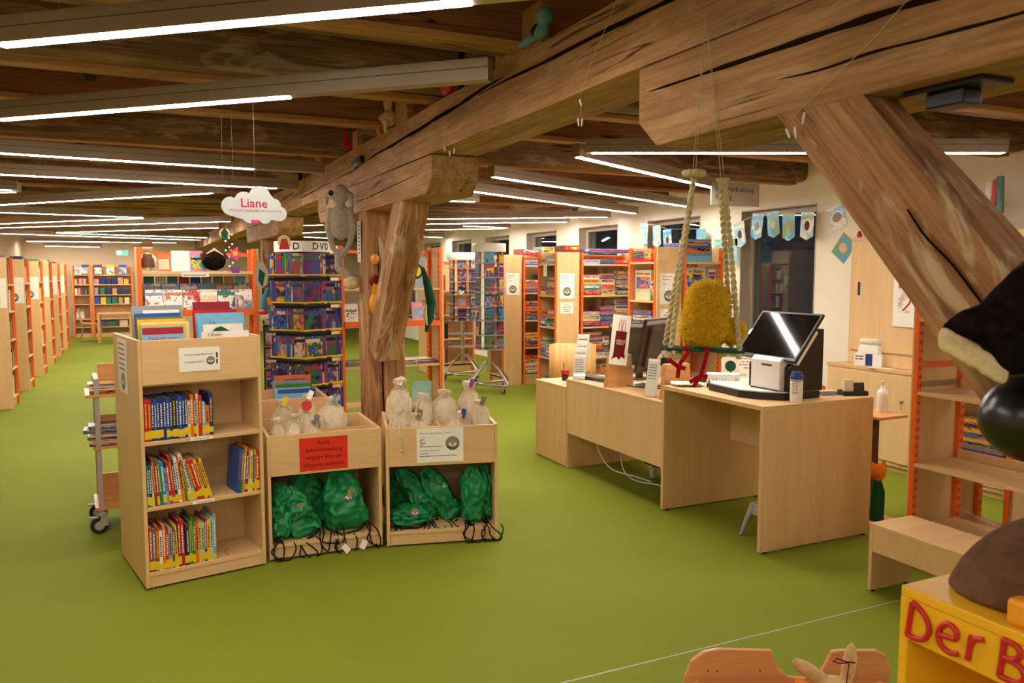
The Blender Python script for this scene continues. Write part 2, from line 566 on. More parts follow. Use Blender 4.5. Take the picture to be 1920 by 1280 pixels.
C = dict(red=rgb(200, 36, 26), crimson=rgb(160, 26, 40), navy=rgb(28, 46, 112), blue=rgb(34, 84, 168), cyan=rgb(30, 140, 178), teal=rgb(28, 124, 110),
         green=rgb(52, 128, 56), yellow=rgb(236, 190, 44), orange=rgb(228, 112, 34), cream=rgb(232, 214, 170), white=rgb(236, 230, 216), grey=rgb(150, 156, 158),
         brown=rgb(128, 66, 40), purple=rgb(84, 48, 116), magenta=rgb(186, 36, 96), black=rgb(34, 32, 34), tan=rgb(198, 156, 104), mint=rgb(160, 206, 190),
         lightblue=rgb(124, 184, 214), pink=rgb(226, 130, 150), olive=rgb(120, 126, 50))
CN = dict(lightblue='light blue')

def cname(c):
    return CN.get(c, c)

# ------------------------------------------------------------------ room shell
WX, LX, FY, BY, CZ = 6.4, -2.7, 24.5, -4.5, 2.92
structure(B(LX - 0.3, WX + 0.3, BY - 0.3, FY + 0.3, -0.2, 0).build('floor', 'floor'), 'green linoleum floor')
strip = B(-2.7, 6.4, 2.806, 2.814, 0.0, 0.0015).build('floor_joint_strip', 'grey', bpy.data.objects['floor'])
strip2 = B(-2.7, 1.0, 14.0, 14.01, 0.0, 0.001).build('floor_seam', 'floor_line', bpy.data.objects['floor'])

ceil = structure(B(LX - 0.3, WX + 0.3, BY - 0.3, FY + 0.3, CZ + 0.03, CZ + 0.2).build('ceiling', 'plank_brown'), 'timber ceiling')
me_board = B(0, FY - BY, 0, 0.143, 0, 0.022).mesh('board')
for i in range(62):
    obj(me_board, 'board', 'board', ceil, T(LX + 0.15 + 0.148 * i, BY, CZ) @ RZ(90))

def log_mesh(L, w, h, seed, seg=26):
    """long hewn joist along X with uneven faces"""
    mb = MB()
    ring = []
    for k in range(12):
        a = 2 * PI * k / 12 + PI / 12
        ring.append((max(-1, min(1, 1.22 * math.cos(a))), max(-1, min(1, 1.22 * math.sin(a)))))
    vs_, fs = [], []
    for i in range(seg + 1):
        x = L * i / seg
        for k, (cy, cz) in enumerate(ring):
            n = noise.noise(Vector((x * 1.1 + seed * 9.1, cy * 1.3, cz * 1.3 + seed)))
            n2 = noise.noise(Vector((x * 0.35 + seed * 3.3, 0, 7 + seed)))
            vs_.append((x, cy * w / 2 * (1 + 0.10 * n) + 0.012 * n2, cz * h / 2 * (1 + 0.07 * n) + 0.012 * n2))
    for i in range(seg):
        for k in range(12):
            k2 = (k + 1) % 12
            fs.append((i * 12 + k, i * 12 + k2, (i + 1) * 12 + k2, (i + 1) * 12 + k))
    mb.add(vs_, fs, False)
    mb.add(vs_[:12], [tuple(range(11, -1, -1))])
    mb.add(vs_[-12:], [tuple(range(12))])
    return mb

joist_y = [-3.2, -2.1, -1.0, 0.05, 1.05, 2.05, 3.05, 4.05, 5.05, 6.35, 7.6, 8.8] + [10.0 + 1.2 * i for i in range(12)]
for i, y in enumerate(joist_y):
    for a, b in ((LX, 1.6), (1.64, WX)):
        L = b - a
        sd = i * 2.3 + (5 if a > 0 else 0)
        front = i % 2 == 1 or y > 12
        # the old log stands in front of the new plank on every other joist
        log_mesh(L, 0.19, 0.25, sd).build('joist', 'timber_dark', ceil, T(a, y + (0.13 if front else 0.26), CZ - 0.135))
        B(0, L, -0.028, 0.028, -0.12, 0.12).build('joist_plank', 'plank_brown', ceil, T(a, y + (0.26 if front else 0.115), CZ - 0.13), bevel=0.003)
        B(0, L, -0.06, 0.05, -0.015, 0.015).build('joist_batten', 'plank_pale', ceil, T(a, y + (0.255 if front else 0.115), CZ - 0.266), bevel=0.003)
        if y > 1.5 and y < 10 and not front:
            mb = MB()
            for q in range(int(L / 0.9) + 1):
                mb.lathe([(0.034, 0), (0.034, 0.006), (0.014, 0.007), (0.014, 0.022)], 12, T(0.3 + 0.9 * q + (i % 3) * 0.2, 0, 0.03 * (q % 2)) @ RX(90), False)
            mb.build('joist_bolts', 'dark_grey', ceil, T(a, y + 0.087, CZ - 0.12))

wl = structure(B(LX - 0.25, LX, BY, FY, 0, CZ + 0.02).build('wall_left', 'wall_dimmed'), 'cream plaster wall behind the aisle bookcases')
wf = structure(B(LX - 0.25, WX + 0.3, FY, FY + 0.25, 0, CZ + 0.02).build('wall_far', 'wall_dimmed'), 'far cream plaster wall')
wb = structure(B(LX - 0.25, WX + 0.3, BY - 0.25, BY, 0, CZ + 0.02).build('wall_back', 'wall'), 'cream plaster wall behind the camera')
# window wall
HEAD, SILL = 2.42, 0.55
wins = [(4.4 + 1.9 * k - 0.05, 5.55 + 1.9 * k - 0.05) for k in range(-4, 10)]
wins = [(a, b) for a, b in wins if not (3.3 < a < 5.0)]
mb = MB()
y = BY
for a, b in wins:
    mb.box(WX, WX + 0.3, y, a, 0, CZ + 0.02)
    mb.box(WX, WX + 0.3, a, b, 0, SILL)
    mb.box(WX, WX + 0.3, a, b, HEAD, CZ + 0.02)
    y = b
mb.box(WX, WX + 0.3, y, FY, 0, CZ + 0.02)
wr = structure(mb.build('wall_right', 'wall'), 'cream plaster window wall')
for k, (a, b) in enumerate(wins):
    mb = MB()
    x0, x1 = WX + 0.12, WX + 0.19
    f = 0.07
    mb.box(x0, x1, a, a + f, SILL, HEAD).box(x0, x1, b - f, b, SILL, HEAD)
    mb.box(x0, x1, a + f, b - f, SILL, SILL + f).box(x0, x1, a + f, b - f, HEAD - f, HEAD)
    w = structure(mb.build('window_%d' % (k + 1), 'frame', bevel=0.004), 'grey framed night window')
    B(WX + 0.15, WX + 0.16, a + f, b - f, SILL + f, HEAD - f).build('pane', 'glass', w)
    B(WX - 0.03, WX + 0.12, a - 0.02, b + 0.02, SILL - 0.03, SILL).build('window_sill', 'maple_h', w)
    # grey reveal boards beside and above the frame
    B(WX - 0.004, WX + 0.12, b - 0.012, b, SILL, HEAD).build('reveal', 'frame', w)
    B(WX - 0.004, WX + 0.12, a, a + 0.012, SILL, HEAD).build('reveal', 'frame', w)
    B(WX - 0.004, WX + 0.12, a, b, HEAD - 0.012, HEAD).build('reveal', 'frame', w)
# short partition that closes the work corner on the right
structure(B(5.62, WX, 3.40, 3.52, 0, CZ + 0.02).build('wall_partition', 'wall'), 'short cream partition at the right')

# ------------------------------------------------------------------ big timbers
def beam_mesh(L, w, h, seed, seg=40, rough=0.006):
    """squared timber along X, centred on Y, Z"""
    mb = MB()
    n = 4
    ring = []
    for a, b in (((-1, -1), (1, -1)), ((1, -1), (1, 1)), ((1, 1), (-1, 1)), ((-1, 1), (-1, -1))):
        for i in range(n):
            t = i / n
            ring.append((a[0] + (b[0] - a[0]) * t, a[1] + (b[1] - a[1]) * t))
    k = len(ring)
    vs_, fs = [], []
    for i in range(seg + 1):
        x = L * i / seg
        for cy, cz in ring:
            c = 0.985 if abs(cy) > 0.99 and abs(cz) > 0.99 else 1.0
            v = noise.noise_vector(Vector((x * 1.6 + seed, cy * 0.9 + seed * 2, cz * 0.9)))
            vs_.append((x + v.x * rough, cy * w / 2 * c + v.y * rough * 1.4, cz * h / 2 * c + v.z * rough * 1.4))
    for i in range(seg):
        for q in range(k):
            q2 = (q + 1) % k
            fs.append((i * k + q, i * k + q2, (i + 1) * k + q2, (i + 1) * k + q))
    mb.add(vs_, fs)
    mb.add(vs_[:k], [tuple(range(k - 1, -1, -1))])
    mb.add(vs_[-k:], [tuple(range(k))])
    return mb

def crack(parent, pts, mx=None):
    """dark split in a timber: tapering wedge along a wandering line. pts = (x, z, width)"""
    mb = MB()
    up, lo = [], []
    for x, z, w in pts:
        up.append((x, z + w / 2))
        lo.append((x, z - w / 2))
    for i in range(len(pts) - 1):
        mb.slab([lo[i], lo[i + 1], up[i + 1], up[i]], -0.006, 0.006)
    return mb.build('crack', 'crack', parent, mx)

def crack_line(x0, x1, z0, z1, wmax, seed, n=26):
    rnd = random.Random(seed)
    out = []
    for i in range(n + 1):
        t = i / n
        w = wmax * math.sin(PI * t) ** 0.5 * (0.5 + 0.6 * rnd.random()) + 0.0006
        out.append((x0 + (x1 - x0) * t, z0 + (z1 - z0) * t + 0.010 * noise.noise(Vector((t * 5, seed, 0))), w))
    return out

BX, BW = 1.5, 0.28          # face and width of the long beam
BB, BT = 2.36, 2.625
def along_y(x, y, z):
    """timber frame: local X along +Y, local +Y towards -X"""
    return T(x, y, z) @ RZ(90)
bm_ = beam_mesh(FY - BY, BW, BT - BB, 1.0, 120)
main = structure(bm_.build('timber_beam', 'timber', None, along_y(BX + BW / 2, BY, (BB + BT) / 2)))
main['label'] = 'long hewn main beam running the length of the room'
main['category'] = 'beam'
h2 = BW / 2
for a, b, za, zb, w, sd in ((0.2, 3.6, 0.02, 0.05, 0.016, 3), (3.3, 5.6, 0.07, 0.0, 0.02, 5), (5.9, 8.2, -0.02, -0.05, 0.006, 9), (8.6, 11, 0.04, 0.0, 0.008, 4)):
    # x measured from the back wall
    crack(main, crack_line(a - BY - 0.0, b - BY, za, zb, w, sd), T(0, h2, 0))

def saddle(y0, y1, z0, z1, seed, label, c0=True, c1=True):
    L = y1 - y0
    poly = [(0, z1)]
    poly += [(0, z0 + 0.085), (0.10, z0)] if c0 else [(0, z0)]
    poly += [(L - 0.10, z0), (L, z0 + 0.085)] if c1 else [(L, z0)]
    poly += [(L, z1)]
    o = MB().slab(poly, -BW / 2 - 0.004, BW / 2 + 0.004).build('saddle_timber', 'timber', None, along_y(BX + BW / 2, y0, 0), bevel=0.006)
    structure(o)
    o['label'] = label
    o['category'] = 'beam'
    return o
s1 = saddle(4.27, 7.35, 2.145, 2.357, 2, 'bolster timber over the central post with chamfered ends')
crack(s1, crack_line(0.3, 1.7, 2.27, 2.22, 0.006, 7), T(0, BW / 2 + 0.001, 0))
s2 = saddle(-0.6, 2.235, 2.10, 2.357, 3, 'heavy bolster timber above the leaning brace at the right')
crack(s2, crack_line(-0.0 + 0.35, 2.78, 2.245, 2.275, 0.02, 12), T(0, BW / 2 + 0.001, 0))
crack(s2, crack_line(1.1, 2.2, 2.17, 2.19, 0.007, 13), T(0, BW / 2 + 0.001, 0))
s3 = saddle(9.6, 12.6, 2.145, 2.357, 4, 'bolster timber over the far post behind the disc tower')

def post(x, y, w, z1, seed, label):
    o = beam_mesh(z1, w, w, seed, 30, 0.010).build('timber_post', 'timber_post', None, T(x, y, 0) @ RY(-90))
    structure(o)
    o['label'] = label
    o['category'] = 'post'
    return o
p1 = post(BX + 0.14, 5.82, 0.27, 2.145, 8.0, 'weathered central timber post behind the bag troughs')
crack(p1, crack_line(0.3, 1.95, 0.02, 0.06, 0.012, 21), T(0, -0.139, 0))
p2 = post(BX + 0.14, 11.1, 0.27, 2.145, 3.0, 'far timber post left of the disc tower')
p3 = post(BX + 0.14, 0.42, 0.27, 2.10, 5.0, 'near timber post just right of the frame')

def brace(ya, za, yb, zb, w, d, seed, label, mat='timber_post'):
    L = math.hypot(yb - ya, zb - za)
    ang = math.atan2(zb - za, yb - ya)
    mx = along_y(BX + d / 2, ya, za) @ RY(-math.degrees(ang))
    o = beam_mesh(L, d, w, seed, 30, 0.008).build('timber_brace', mat, None, mx)
    structure(o)
    o['label'] = label
    o['category'] = 'brace'
    return o
b1 = brace(5.60, 1.13, 4.90, 2.20, 0.19, 0.19, 6.0, 'short leaning brace between central post and bolster')
b2 = brace(0.555, 1.08, 1.60, 2.24, 0.205, 0.125, 14.0, 'thick leaning timber brace crossing the right of the picture')
crack(b2, crack_line(0.25, 1.0, 0.03, 0.02, 0.0016, 31), T(0, 0.0635, 0))
# wood packing blocks standing on the beam
for k, (ya, yb, zb) in enumerate(((2.96, 3.42, 2.80), (4.74, 4.98, 2.78), (5.95, 6.1, 2.76), (7.3, 7.5, 2.76))):
    o = B(BX + 0.01, BX + 0.05, ya, yb, BT, zb).build('packing_block', 'plank_pale', bevel=0.003)
    structure(o)
    o['label'] = 'new timber packing block standing on the long beam, %s from the camera' % ordn(k)
    o['category'] = 'block'

# ------------------------------------------------------------------ lamps
LED = [(-0.41,3.39,0.92,2.27,2.5),(-0.63,5.01,0.65,3.81,2.5),(-0.81,6.38,0.84,6.52,2.5),(-0.99,7.74,1.22,7.89,2.5),(-1.6,9.2,-1.08,9.13,2.5),(-1.7,9.8,-1.08,9.35,2.5),
(-1.44,11.17,0.70,8.64,2.5),(-1.62,12.53,0.09,12.81,2.5),(-2.00,15.43,0.09,12.98,2.5),(-2.18,16.78,1.32,13.21,2.5),(-1.41,18.28,1.31,15.15,2.5),(-1.42,18.43,1.44,19.49,2.5),
(-2.50,19.19,1.40,20.92,2.5),(-2.30,21.99,-0.97,20.61,2.5),(-2.49,23.46,0.95,23.03,2.5),(-2.02,22.6,-0.86,22.9,2.36),(-1.60,22.3,0.05,21.6,2.5),
(2.78,4.70,5.27,3.54,2.5),(2.80,4.91,4.93,6.11,2.5),(2.73,6.21,6.02,7.94,2.5),(2.81,7.26,6.08,9.15,2.5),(2.4,8.55,3.46,8.41,2.5),(3.83,11.44,6.13,9.92,2.5),
(4.19,12.62,6.12,11.11,2.5),(5.07,12.81,5.95,12.98,2.5),(4.72,14.34,5.98,13.26,2.5),(4.6,16.5,6.22,17.08,2.5),(2.51,13.89,2.82,13.51,2.5),(2.6,17.2,3.45,15.56,2.5),(3.38,18.11,4.12,18.67,2.5),
# unseen lamps added behind the camera to light the foreground
(-2.3,0.9,-0.6,2.2,2.5),(-1.9,-0.2,0.6,-1.6,2.5),(-2.2,-3.2,0.4,-2.6,2.5),(2.6,-0.6,5.2,-1.7,2.5),(2.9,-2.4,5.6,-3.2,2.5),(3.3,0.6,5.7,1.4,2.5)]
EXT0 = {0: 0.4, 1: 0.0, 2: 0.0}
EXT1 = {0: 0.62, 1: 0.98, 2: 0.55, 3: 0.2, 6: 0.15, 17: 0.02, 18: 0.05, 21: 0.05}
side = ['left of the long beam', 'right of the long beam']
cnt = [0, 0]
for k, (xa, ya, xb, yb, zz) in enumerate(LED):
    if k in (13, 16):
        continue
    a, b = Vector((xa, ya, 0)), Vector((xb, yb, 0))
    L = (b - a).length
    ang = math.degrees(math.atan2(yb - ya, xb - xa))
    sd = 0 if xa < 1.5 else 1
    cnt[sd] += 1
    e0 = 0.04
    e1 = EXT1.get(k, 0.06)
    lb = 'slim suspended strip lamp %s, %s one counted from the near end' % (side[sd], ordn(cnt[sd] - 1)) if k < 30 else 'added unseen strip lamp behind the camera, %s of six' % ordn(k - 30)
    th = thing('strip_lamp', lb, 'lamp', T(xa, ya, zz) @ RZ(ang), 'suspended strip lamps')
    MB().box(-e0, L + e1, -0.032, -0.028, 0.0, 0.085).box(-e0, L + e1, 0.028, 0.032, 0.0, 0.085).box(-e0, L + e1, -0.032, 0.032, 0.082, 0.09) \
        .box(-e0, -e0 + 0.003, -0.028, 0.028, 0, 0.085).box(L + e1 - 0.003, L + e1, -0.028, 0.028, 0, 0.085) \
        .box(L, L + e1, -0.028, 0.028, 0.0, 0.01).box(-e0, 0, -0.028, 0.028, 0.0, 0.01).build('housing', 'alu', th)
    B(-e0, L + e1, -0.0335, 0.0335, 0.05, 0.053).build('seam', 'dark_grey', th)
    B(0, L, -0.025, 0.025, -0.004, 0.01).build('diffuser', 'lamp', th)
    mb = MB()
    for t in (0.15, 0.85):
        mb.tube([(L * t, 0, 0.088), (L * t, 0, {15: 0.55, 24: 0.415, 26: 0.415}.get(k, 0.134))], 0.0012, 4)
    w_ = mb.build('wire', 'steel', th)
    w_['kind'] = 'stuff'
# ------------------------------------------------------------------ books, discs and boxes
_cov = {}
def book(mx, w, h, d, col, label, group, right=False, sticker=True, simple=False, title=None):
    """upright book, spine towards local -Y, base corner at the origin"""
    ox = -w if right else 0.0
    t = min(0.003, w * 0.25)
    o = MB().box(ox, ox + t, 0.0, d, 0, h).box(ox + w - t, ox + w, 0.0, d, 0, h).box(ox + t, ox + w - t, 0.0, 0.003, 0, h) \
        .build('book', 'cover', None, mx, C[col])
    tag(o, label, 'book', group)
    B(ox + t, ox + w - t, 0.003, d - 0.005, 0.004, h - 0.004).build('pages', 'pages', o)
    if not simple:
        if sticker and random.random() < 0.85:
            zs = random.choice([0.006, 0.012, 0.016])
            B(ox - 0.0003, ox + w + 0.0003, -0.0008, 0.02, zs, zs + random.choice([0.03, 0.042, 0.046])).build('spine_label', 'yellow_tag', o)
        if title is not None and w > 0.009:
            mb = MB()
            z = 0.075
            while z < h - 0.03:
                k = random.uniform(0.004, 0.010)
                mb.box(ox + w * 0.3, ox + w * 0.7, -0.0006, 0.0006, z, z + k)
                z += k + random.uniform(0.0025, 0.006)
            mb.build('spine_title', title, o)
    return o

def face_book(mx, w, h, t, col, label, group=None, artm=None, band=None):
    """picture book shown with its front cover towards local -Y"""
    o = MB().box(0, w, 0, 0.002, 0, h).box(0, w, t - 0.002, t, 0, h).box(0, 0.002, 0.002, t - 0.002, 0, h).build('picture_book', 'cover', None, mx, C[col])
    tag(o, label, 'book', group)
    B(0.002, w - 0.004, 0.002, t - 0.002, 0.004, h - 0.004).build('pages', 'pages', o)
    if artm:
        B(w * 0.06, w * 0.94, -0.0006, 0.0004, h * 0.10, h * 0.72).build('cover_picture', artm, o)
    if band:
        B(0.004, w - 0.004, -0.0006, 0.0004, h * 0.86, h * 0.98).build('cover_band', 'cover', o, None, C[band])
    return o

DV_W, DV_H, DV_T = 0.135, 0.19, 0.014
me_dvd = B(0, DV_W, 0, DV_T, 0, DV_H).mesh('disc_case')
me_dvdp = B(0.003, DV_W - 0.003, -0.0006, 0.0004, 0.003, DV_H - 0.003).mesh('cover_print')
me_dvds = B(-0.0006, 0.0004, 0.001, DV_T - 0.001, 0.002, DV_H - 0.002).mesh('spine_print')
me_dvdt = B(-0.0008, DV_W + 0.0008, -0.0012, DV_T * 0.9, 0.004, 0.022).mesh('sticker')
def disc(mx, label, group, col='navy', a='art_dvd', st=True):
    o = obj(me_dvd, 'disc_case', 'cover', None, mx, C[col])
    tag(o, label, 'disc case', group)
    p = bpy.data.objects.new('cover_print', me_dvdp)
    if not me_dvdp.materials:
        me_dvdp.materials.append(M['art_dvd'])
    COL.objects.link(p)
    p.parent = o
    if a != 'art_dvd':
        p.material_slots[0].link = 'OBJECT'
        p.material_slots[0].material = M[a]
    q = obj(me_dvds, 'spine_print', 'art_dvd', o)
    if st:
        obj(me_dvdt, 'sticker', 'yellow_tag', o)
    return o

me_gb = B(0, 1, 0, 1, 0, 0.97).mesh('game_box')
me_gl = B(-0.006, 1.006, -0.006, 1.006, 0.28, 1.0).mesh('lid')
me_gp = B(0.08, 0.92, -0.010, -0.004, 0.38, 0.9).mesh('front_print')
def game_box(mx, w, d, h, col, label, group):
    mm = mx @ Matrix.Diagonal((w, d, h, 1))
    o = obj(me_gb, 'game_box', 'cover', None, mm, C[col])
    tag(o, label, 'game box', group)
    obj(me_gl, 'lid', 'art_box', o, None, C[col])
    obj(me_gp, 'front_print', 'art', o)
    return o

# ------------------------------------------------------------------ round emblem and paper notices
def disc_poly(r, n=28, a0=0, a1=360, cx=0, cz=0):
    return [(cx + r * math.cos(R(a0 + (a1 - a0) * i / n)), cz + r * math.sin(R(a0 + (a1 - a0) * i / n))) for i in range(n if a1 - a0 >= 360 else n + 1)]

def emblem_full(parent, mx, r):
    e = MB().slab(disc_poly(r), -0.0004, 0.0003).build('emblem', 'emblem_grey', parent, mx)
    MB().slab(disc_poly(r * 0.93, 16, 205, 335), -0.0007, 0.0003).build('emblem_foot', 'emblem_blue', e)
    MB().slab(disc_poly(r * 0.66, 20, -10, 190, 0, -r * 0.05), -0.0009, 0.0003).build('emblem_dome', 'emblem_green', e)
    MB().slab([(-r * .62, -r * .05), (0, -r * .78), (r * .62, -r * .05), (r * .3, r * .1), (0, -r * .18), (-r * .3, r * .1)], -0.0011, 0.0003).build('emblem_book', 'paper', e)
    MB().slab([(-r * .3, -r * .08), (0, -r * .45), (r * .3, -r * .08), (r * .15, r * .16), (0, 0), (-r * .15, r * .16)], -0.0013, 0.0003).build('emblem_heart', 'emblem_heart', e)
    MB().slab([(-r * .22, -r * .45), (-r * .12, -r * .62), (0, -r * .5), (r * .12, -r * .62), (r * .22, -r * .45), (0, -r * .7)], -0.0013, 0.0003).build('emblem_tip', 'ink', e)
    return e

def lines(parent, mx, rows, mat='ink_grey'):
    """printed lines of small type: rows = (x0, x1, z, height)"""
    mb = MB()
    for x0, x1, z, h in rows:
        x = x0
        while x < x1 - 0.003:
            w = random.uniform(1.6, 5.2) * h
            w = min(w, x1 - x)
            mb.box(x, x + w, -0.0006, 0.0002, z, z + h)
            x += w + h * 0.55
    return mb.build('printed_lines', mat, parent, mx)

def notice(name, label, mx, w, h, mat='paper', cat='notice', t=0.002):
    return MB().box(0, w, 0, t, 0, h).build(name, mat, None, mx, cat=cat, label=label)

# ------------------------------------------------------------------ shelving
def bookcase(name, label, mx, W, D, H, levels, back=False, orange_back=False, lip=(), group=None, panel_l=True, panel_r=True, posts=True, board='maple_h', plinth=0.10, inset=0.0, slots=True):
    """open front towards local -Y; x from 0 to W, y from 0 to D"""
    th = thing(name, label, 'bookcase', mx, group)
    e = 0.02
    if panel_l:
        B(0, e, 0.012, D - 0.012, 0.0, H).build('side_panel', 'maple', th, bevel=0.002)
    if panel_r:
        B(W - e, W, 0.012, D - 0.012, 0.0, H).build('side_panel', 'maple', th, bevel=0.002)
    if posts:
        for x0 in (e, W - e - 0.03):
            for y0 in (inset if x0 < W / 2 else 0.0, D - 0.04):
                p = B(x0, x0 + 0.03, y0, y0 + 0.04, 0.0, H).build('upright', 'orange', th, bevel=0.002)
                if not slots:
                    continue
                mb = MB()
                xx = x0 + 0.03 if x0 < W / 2 else x0
                for q in range(int((H - 0.15) / 0.05)):
                    mb.box(xx - 0.0008, xx + 0.0008, y0 + 0.008, y0 + 0.014, 0.1 + q * 0.05, 0.122 + q * 0.05)
                    mb.box(xx - 0.0008, xx + 0.0008, y0 + 0.024, y0 + 0.030, 0.1 + q * 0.05, 0.122 + q * 0.05)
                s_ = mb.build('slots', 'orange_dark', p)
                s_['kind'] = 'stuff'
        B(e + 0.03, W - e - 0.03, D - 0.03, D - 0.01, H - 0.06, H - 0.03).build('cross_rail', 'orange', th)
    if back:
        B(e + 0.03, W - e - 0.03, D - 0.008, D - 0.002, 0.05, H - 0.02).build('back_panel', 'maple', th)
    for i, z in enumerate(levels):
        s = B(e + (0.03 if posts else 0), W - e - (0.03 if posts else 0), 0.002, D - 0.042 if posts else D - 0.01, z - 0.022, z).build('shelf_board', board, th, bevel=0.002)
        if i in lip:
            B(e + 0.03, W - e - 0.03, -0.012, 0.002, z - 0.022, z + 0.03).build('display_lip', 'orange', s)
    if plinth:
        B(e, W - e, 0.03, 0.045, 0.0, plinth).build('plinth', 'maple_h', th)
    return th

# the aisle rows at the left: six end bookcases facing the aisle
row_y = [11.67, 13.38, 15.25, 16.89, 18.6, 20.3]
LEV = [0.14, 0.50, 0.86, 1.22, 1.56]
palette = list(C.keys())
for k, y in enumerate(row_y):
    W, D, H = 0.52, 0.95, 1.90
    mx = T(-1.46, y, 0) @ RZ(90)
    bookcase('aisle_bookcase', 'maple and orange aisle bookcase with solid side, %s counted from the camera' % ordn(k), mx, W, D, H, LEV, True, group='aisle bookcases', posts=True, inset=0.16, slots=False)
    per = 4 if k < 3 else 3
    for li, z in enumerate(LEV):
        x = 0.055
        top = LEV[li + 1] - z - 0.03 if li < 4 else 0.30
        for q in range(per):
            w = random.uniform(0.028, 0.05)
            h = random.uniform(0.19, 0.27)
            c = random.choice(['black', 'grey', 'navy', 'cream', 'brown', 'white', 'teal', 'red', 'tan', 'yellow'])
            book(mx @ T(x, 0.02, z), w, h, 0.17, c, '%s book on the %s aisle bookcase, %s shelf from below, %s along' % (cname(c), ordn(k), ordn(li), ordn(q)), 'books on the aisle bookcases', simple=True)
            x += w + 0.002 + (0.05 if q == 1 else 0)
    # books lying or standing on the top
    for q in range(2 if k < 5 else 0):
        game_box(mx @ T(0.03 + 0.22 * q, 0.03, H), 0.2, 0.28, [0.03, 0.045, 0.035, 0.05, 0.03][k], [('navy', 'grey'), ('navy', 'black'), ('green', 'olive'), ('mint', 'teal'), ('red', 'lightblue')][k][q],
                 '%s box lying on top of the %s aisle bookcase' % (cname([('navy', 'grey'), ('navy', 'black'), ('green', 'olive'), ('mint', 'teal'), ('red', 'lightblue')][k][q]), ordn(k)), 'boxes on the aisle bookcases')
    n = notice('end_notice', 'white notice with round emblem on the side of the %s aisle bookcase' % ordn(k), T(-1.46 - 0.275, y - 0.0025, 1.27), 0.25, 0.37)
    lines(n, T(0, 0, 0), [(0.02, 0.15, 0.28, 0.006), (0.02, 0.12, 0.255, 0.006), (0.02, 0.14, 0.21, 0.005), (0.02, 0.1, 0.19, 0.005)])
    emblem_full(n, T(0.115, -0.0006, 0.085), 0.066)

# far wall bookcases
for k, (x0, W, lv) in enumerate(((-1.58, 0.45, [0.27, 0.49, 0.88, 1.13, 1.40, 1.66]), (-1.12, 1.0, [0.27, 0.49, 0.88, 1.13, 1.40, 1.66]))):
    mx = T(x0, 24.0, 0)
    bookcase('far_bookcase', ['narrow maple and orange bookcase on the far wall', 'wide maple and orange bookcase on the far wall'][k], mx, W, 0.3, 1.9, lv, True)
    sets = {5: [('art', 3)], 4: [('mix', 6)], 3: [('mix', 6)], 2: [('mix', 6)], 0: [('mix', 3)]} if k else {5: [('art', 2)], 4: [('mix', 3)], 3: [('mix', 4)], 1: [('art', 1)]}
    for li, st in sets.items():
        kind, n = st[0]
        if kind == 'mix':
            x = 0.06
            for q in range(n):
                w = (W - 0.14) / n * random.uniform(0.6, 0.92)
                c = random.choice(['tan', 'cream', 'pink', 'yellow', 'blue', 'grey', 'crimson', 'teal', 'navy', 'brown'])
                book(mx @ T(x, 0.03, lv[li]), w, random.uniform(0.14, 0.19), 0.2, c, '%s volume on the %s far bookcase, %s shelf from below, %s from left' % (cname(c), ['narrow', 'wide'][k], ordn(li), ordn(q)), 'volumes on the far wall bookcases', simple=True)
                x += (W - 0.14) / n
        else:
            for q in range(n):
                x = 0.06 + q * (W - 0.1) / n
                face_book(mx @ T(x, 0.08, lv[li]) @ RX(-10), 0.2, 0.27, 0.012, ['grey', 'black', 'yellow', 'blue'][(q + k) % 4],
                          '%s display book leaning on the %s far bookcase, %s board, %s from the left' % (['grey', 'black', 'yellow', 'blue'][(q + k) % 4], ['narrow', 'wide'][k], 'top' if li == 5 else 'low', ordn(q)), 'display books on the far bookcases', 'art_light')
# far table, chairs
t = thing('reading_table', 'small square wooden reading table in front of the far bookcases', 'table', T(-0.55, 22.2, 0))
B(-0.38, 0.38, -0.38, 0.38, 0.69, 0.72).build('table_top', 'plywood', t, bevel=0.004)
for sx in (-1, 1):
    for sy in (-1, 1):
        B(sx * 0.35 - 0.03, sx * 0.35 + 0.03, sy * 0.35 - 0.03, sy * 0.35 + 0.03, 0, 0.69).build('leg', 'plywood', t)
def chair(mx, label):
    t = thing('plywood_chair', label, 'chair', mx)
    poly = [(-0.2, 0.42), (0.19, 0.44), (0.21, 0.47), (0.27, 0.82), (0.255, 0.825), (0.19, 0.475), (0.17, 0.455), (-0.2, 0.435)]
    MB().slab(poly[:3] + poly[5:], -0.2, 0.2, RZ(0)).build('seat', 'plywood', t)
    MB().slab([poly[2], poly[3], poly[4], poly[5]], -0.2, 0.2).build('backrest', 'plywood', t)
    for sy in (-1, 1):
        MB().tube([(-0.22, sy * 0.2, 0), (-0.14, sy * 0.16, 0.42)], 0.011, 8).build('leg', 'steel', t)
        MB().tube([(0.25, sy * 0.2, 0), (0.13, sy * 0.16, 0.44)], 0.011, 8).build('leg', 'steel', t)
    return t
chair(T(-1.12, 22.7, 0) @ RZ(180), 'plywood chair with steel legs left of the reading table')
chair(T(0.08, 21.85, 0) @ RZ(-12), 'plywood chair with its back to us at the reading table')
# exit sign
t = thing('exit_sign', 'small lit green escape sign hanging before the far wall', 'sign', T(-0.47, 22.0, 2.13))
B(0, 0.28, 0, 0.03, 0, 0.14).build('case', 'white', t)
B(0.005, 0.275, -0.002, 0, 0.005, 0.135).build('lit_face', 'exit', t)
B(0.03, 0.14, -0.004, -0.002, 0.03, 0.11).build('white_symbol', 'exit_white', t)
MB().tube([(0.14, 0.015, 0.14), (0.14, 0.015, 0.75)], 0.004, 5).build('rod', 'grey', t)

